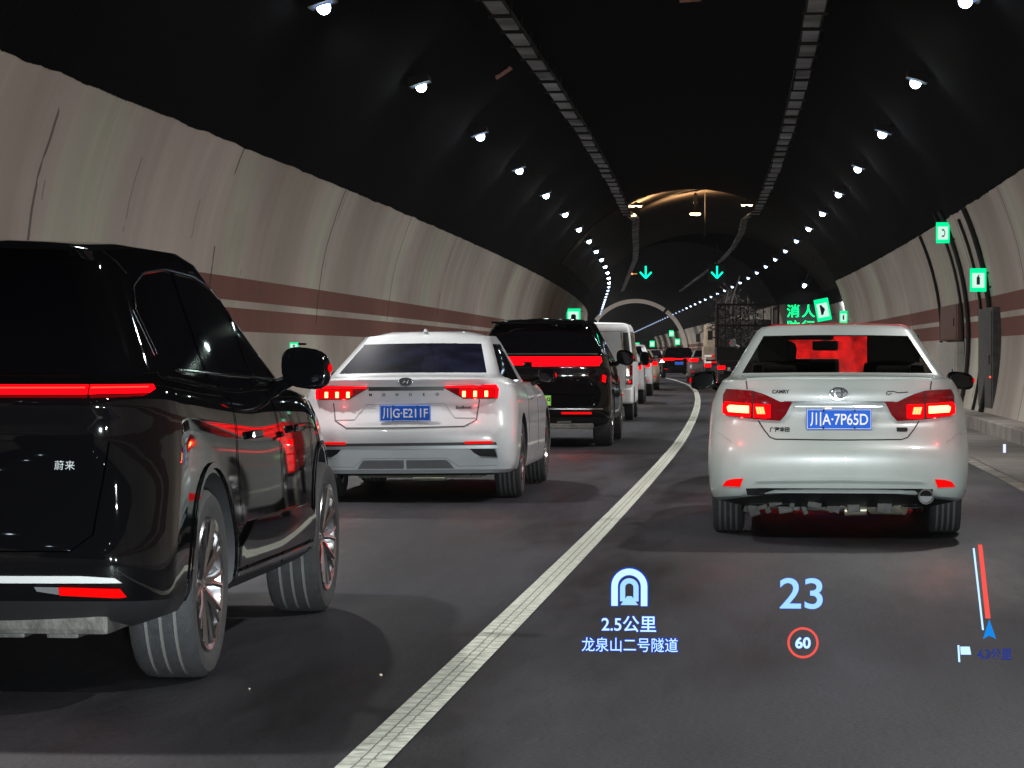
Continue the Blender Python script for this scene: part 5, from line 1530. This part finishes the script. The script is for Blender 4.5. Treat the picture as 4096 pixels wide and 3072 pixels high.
# chrome mirror on a stalk: the vehicle just ahead of the sedan
lv, gr = sedan_levels(L=4.6, W=.88, H=1.44)
G, bvg = car('sedan', (-.30, 62, 0), .024, lv, gr, grey_paint, (1.05, 3.7), .33, .21, .88,
             'dark grey sedan hidden behind the pearl white sedan, with a chrome door mirror showing', CARG,
             mirrors=(1.0, 2.9, 1.52, (.07, .05, .09), grey_paint))
simple_details(G, bvg, .95, .5, .82, .14)

# ------------------------------------------------------------------ head-up display of the car the photo is taken from
# The display's optics throw a real virtual image that hangs over the road 7.5 m ahead: small lit shapes at that place, 0.4 m to 0.8 m above the asphalt.
HY = 7.5
def hx(u): return (u - 1715) * HY / 6200.0
def hz_(v): return 1.27 - (v - 765) * HY / 6200.0
HS = HY / 6200.0
H0 = empty('head_up_display', (hx(1735), HY, hz_(1320)))
tag(H0, 'glowing head-up display of tunnel icon, speed 23, limit 60 and route line', 'display')
def hrel(u, v): return (hx(u) - hx(1735), hz_(v) - hz_(1320))
def hobj(name, bm, mat): return link_mesh(name, bm, mat, H0)
def htext(name, body, u, v, px, mat, wpx=None, off=.0):
    bm = text_mesh(body, px * HS, extrude=.001, offset=off)
    xs = [q.co.x for q in bm.verts]; zs = [q.co.z for q in bm.verts]
    k = (wpx * HS) / (max(xs) - min(xs)) if wpx else 1
    cx, cz = (min(xs) + max(xs)) / 2, (min(zs) + max(zs)) / 2
    for q in bm.verts: q.co = ((q.co.x - cx) * k, q.co.y, q.co.z - cz)
    o = link_mesh(name, bm, mat, H0, recalc=False); a, b = hrel(u, v); o.location = (a, 0, b)
    if mat is not hud_dim:       # a fatter blue copy added behind each glyph as painted glow
        bm = text_mesh(body, px * HS, extrude=.0, bevel=.0024)
        for q in bm.verts: q.co = ((q.co.x - cx) * k, q.co.y * .3 + .004, q.co.z - cz)
        link_mesh('glyph_glow', bm, hud_glow, o, recalc=False)
    return o
htext('speed_digits', '23', 1731, 1280, 92, hud_blue, 92, .0012)
htext('distance_text', '2.5公里', 1360, 1349, 38, hud_pale, 118, .0004)
htext('tunnel_name_text', '龙泉山二号隧道', 1362, 1394, 33, hud_pale, 208, .0)
htext('limit_digits', '60', 1735, 1386, 32, hud_pale, 33, .0012)
bm = bmesh.new(); a, b = hrel(1735, 1386)
tube(bm, [(a + 31 * HS * math.cos(2 * math.pi * k / 40), 0, b + 31 * HS * math.sin(2 * math.pi * k / 40)) for k in range(41)], 2.6 * HS, 6, cap=False); hobj('limit_ring', bm, hud_red)
def arch_band(ro, ri, zb, cu, cv):
    a, b = hrel(cu, cv); P_ = []
    n = 16
    po = [(a + ro * HS * math.cos(math.pi * k / n), b + ro * HS * math.sin(math.pi * k / n)) for k in range(n + 1)]
    pi_ = [(a + ri * HS * math.cos(math.pi * k / n), b + ri * HS * math.sin(math.pi * k / n)) for k in range(n + 1)]
    base = hrel(cu, zb)[1]
    bm = bmesh.new()
    po = [(po[0][0], base)] + po + [(po[-1][0], base)]; pi_ = [(pi_[0][0], base)] + pi_ + [(pi_[-1][0], base)]
    V0 = [bm.verts.new((x, 0, z)) for x, z in po]; V1 = [bm.verts.new((x, 0, z)) for x, z in pi_]
    V2 = [bm.verts.new((x, .002, z)) for x, z in po]; V3 = [bm.verts.new((x, .002, z)) for x, z in pi_]
    for i in range(len(po) - 1):
        bm.faces.new((V0[i], V0[i + 1], V1[i + 1], V1[i])); bm.faces.new((V2[i], V2[i + 1], V3[i + 1], V3[i]))
        bm.faces.new((V0[i], V0[i + 1], V2[i + 1], V2[i])); bm.faces.new((V1[i], V1[i + 1], V3[i + 1], V3[i]))
    bm.faces.new((V0[0], V1[0], V3[0], V2[0])); bm.faces.new((V0[-1], V1[-1], V3[-1], V2[-1]))
    return bm
hobj('tunnel_icon', arch_band(39, 25, 1310, 1361, 1268), hud_pale)
hobj('tunnel_icon', arch_band(20, 9, 1300, 1361, 1270), hud_blue)
bm = arch_band(42, 22, 1312, 1361, 1268)
for q in bm.verts: q.co.y += .006
hobj('icon_glow', bm, hud_glow)
bm = bmesh.new(); a, b = hrel(1361, 1308); prism(bm, [(a - 19 * HS, b), (a + 19 * HS, b), (a + 5 * HS, b + 19 * HS), (a - 5 * HS, b + 19 * HS)], 0, .002); hobj('road_icon', bm, hud_blue)
def hpoly(name, pts, mat, y=0):
    bm = bmesh.new(); prism(bm, [hrel(u, v) for u, v in pts], y, y + .002); return hobj(name, bm, mat)
hpoly('route_line', [(2107, 1172), (2116, 1172), (2134, 1330), (2123, 1330)], hud_red)
hpoly('route_line', [(2096, 1180), (2100, 1180), (2120, 1355), (2116, 1355)], hud_pale)
hpoly('position_arrow', [(2131, 1332), (2146, 1374), (2131, 1367), (2118, 1374)], hud_sky)
hpoly('flag_icon', [(2064, 1388), (2068, 1388), (2070, 1424), (2066, 1424)], hud_pale)
hpoly('flag_icon', [(2070, 1391), (2090, 1391), (2093, 1408), (2071, 1408)], hud_pale)
htext('blurred_distance_text', '4.3公里', 2142, 1406, 26, hud_dim, 74, .0012)

# light thrown by the lit tail lamps of the nearer cars
def tail_glow(root, x, z, w, y=-0.14):
    ld = bpy.data.lights.new('tail_lamp_light', 'POINT'); ld.energy = w; ld.color = (1.0, 0.03, 0.03); ld.shadow_soft_size = .012
    o = bpy.data.objects.new('tail_lamp_light', ld); COL.objects.link(o); o.parent = root; o.location = (x, y, z)
for r_, pts, w in ((A, ((-.74, .88), (.74, .88)), 6), (Cc, ((-.62, .93), (.62, .93)), 4), (E, ((-.4, 1.15), (.4, 1.15)), 10), (B, ((-.6, .8), (.6, .8)), 22)):
    for x, z in pts: tail_glow(r_, x, z, w * .22)

# ------------------------------------------------------------------ headlights of the car the photo is taken from, and of the pearl sedan
for x in (-0.35, 1.05):
    o = spot('headlight', (x, 2.25, 0.66), HEAD_W, (0.88, 0.98, 1.0), .05, 52, (R_(88.0), 0, R_(3.5)), .8); o.scale = (1, .40, 1)
for x in (-.35, .95):
    spot('headlight', (x, 24.6, .7), 700, (1, .93, .8), .05, 60, (R_(90), 0, 0), .6)

# ------------------------------------------------------------------ exhaust haze hanging in the tunnel
def build_haze(density):
    bm = bmesh.new()
    box(bm, (-22, 345, 5.5), (110, 850, 15))
    m = bpy.data.materials.new('haze'); m.use_nodes = True; nt = m.node_tree; nt.nodes.clear()
    o = nt.nodes.new('ShaderNodeOutputMaterial'); v = nt.nodes.new('ShaderNodeVolumePrincipled')
    v.inputs['Color'].default_value = (0.85, 0.83, 0.86, 1); v.inputs['Density'].default_value = density; v.inputs['Anisotropy'].default_value = 0.55
    nt.links.new(v.outputs[0], o.inputs['Volume'])
    tag(link_mesh('haze', bm, m), kind='stuff')
HAZE = 0.0001
if HAZE: build_haze(HAZE)
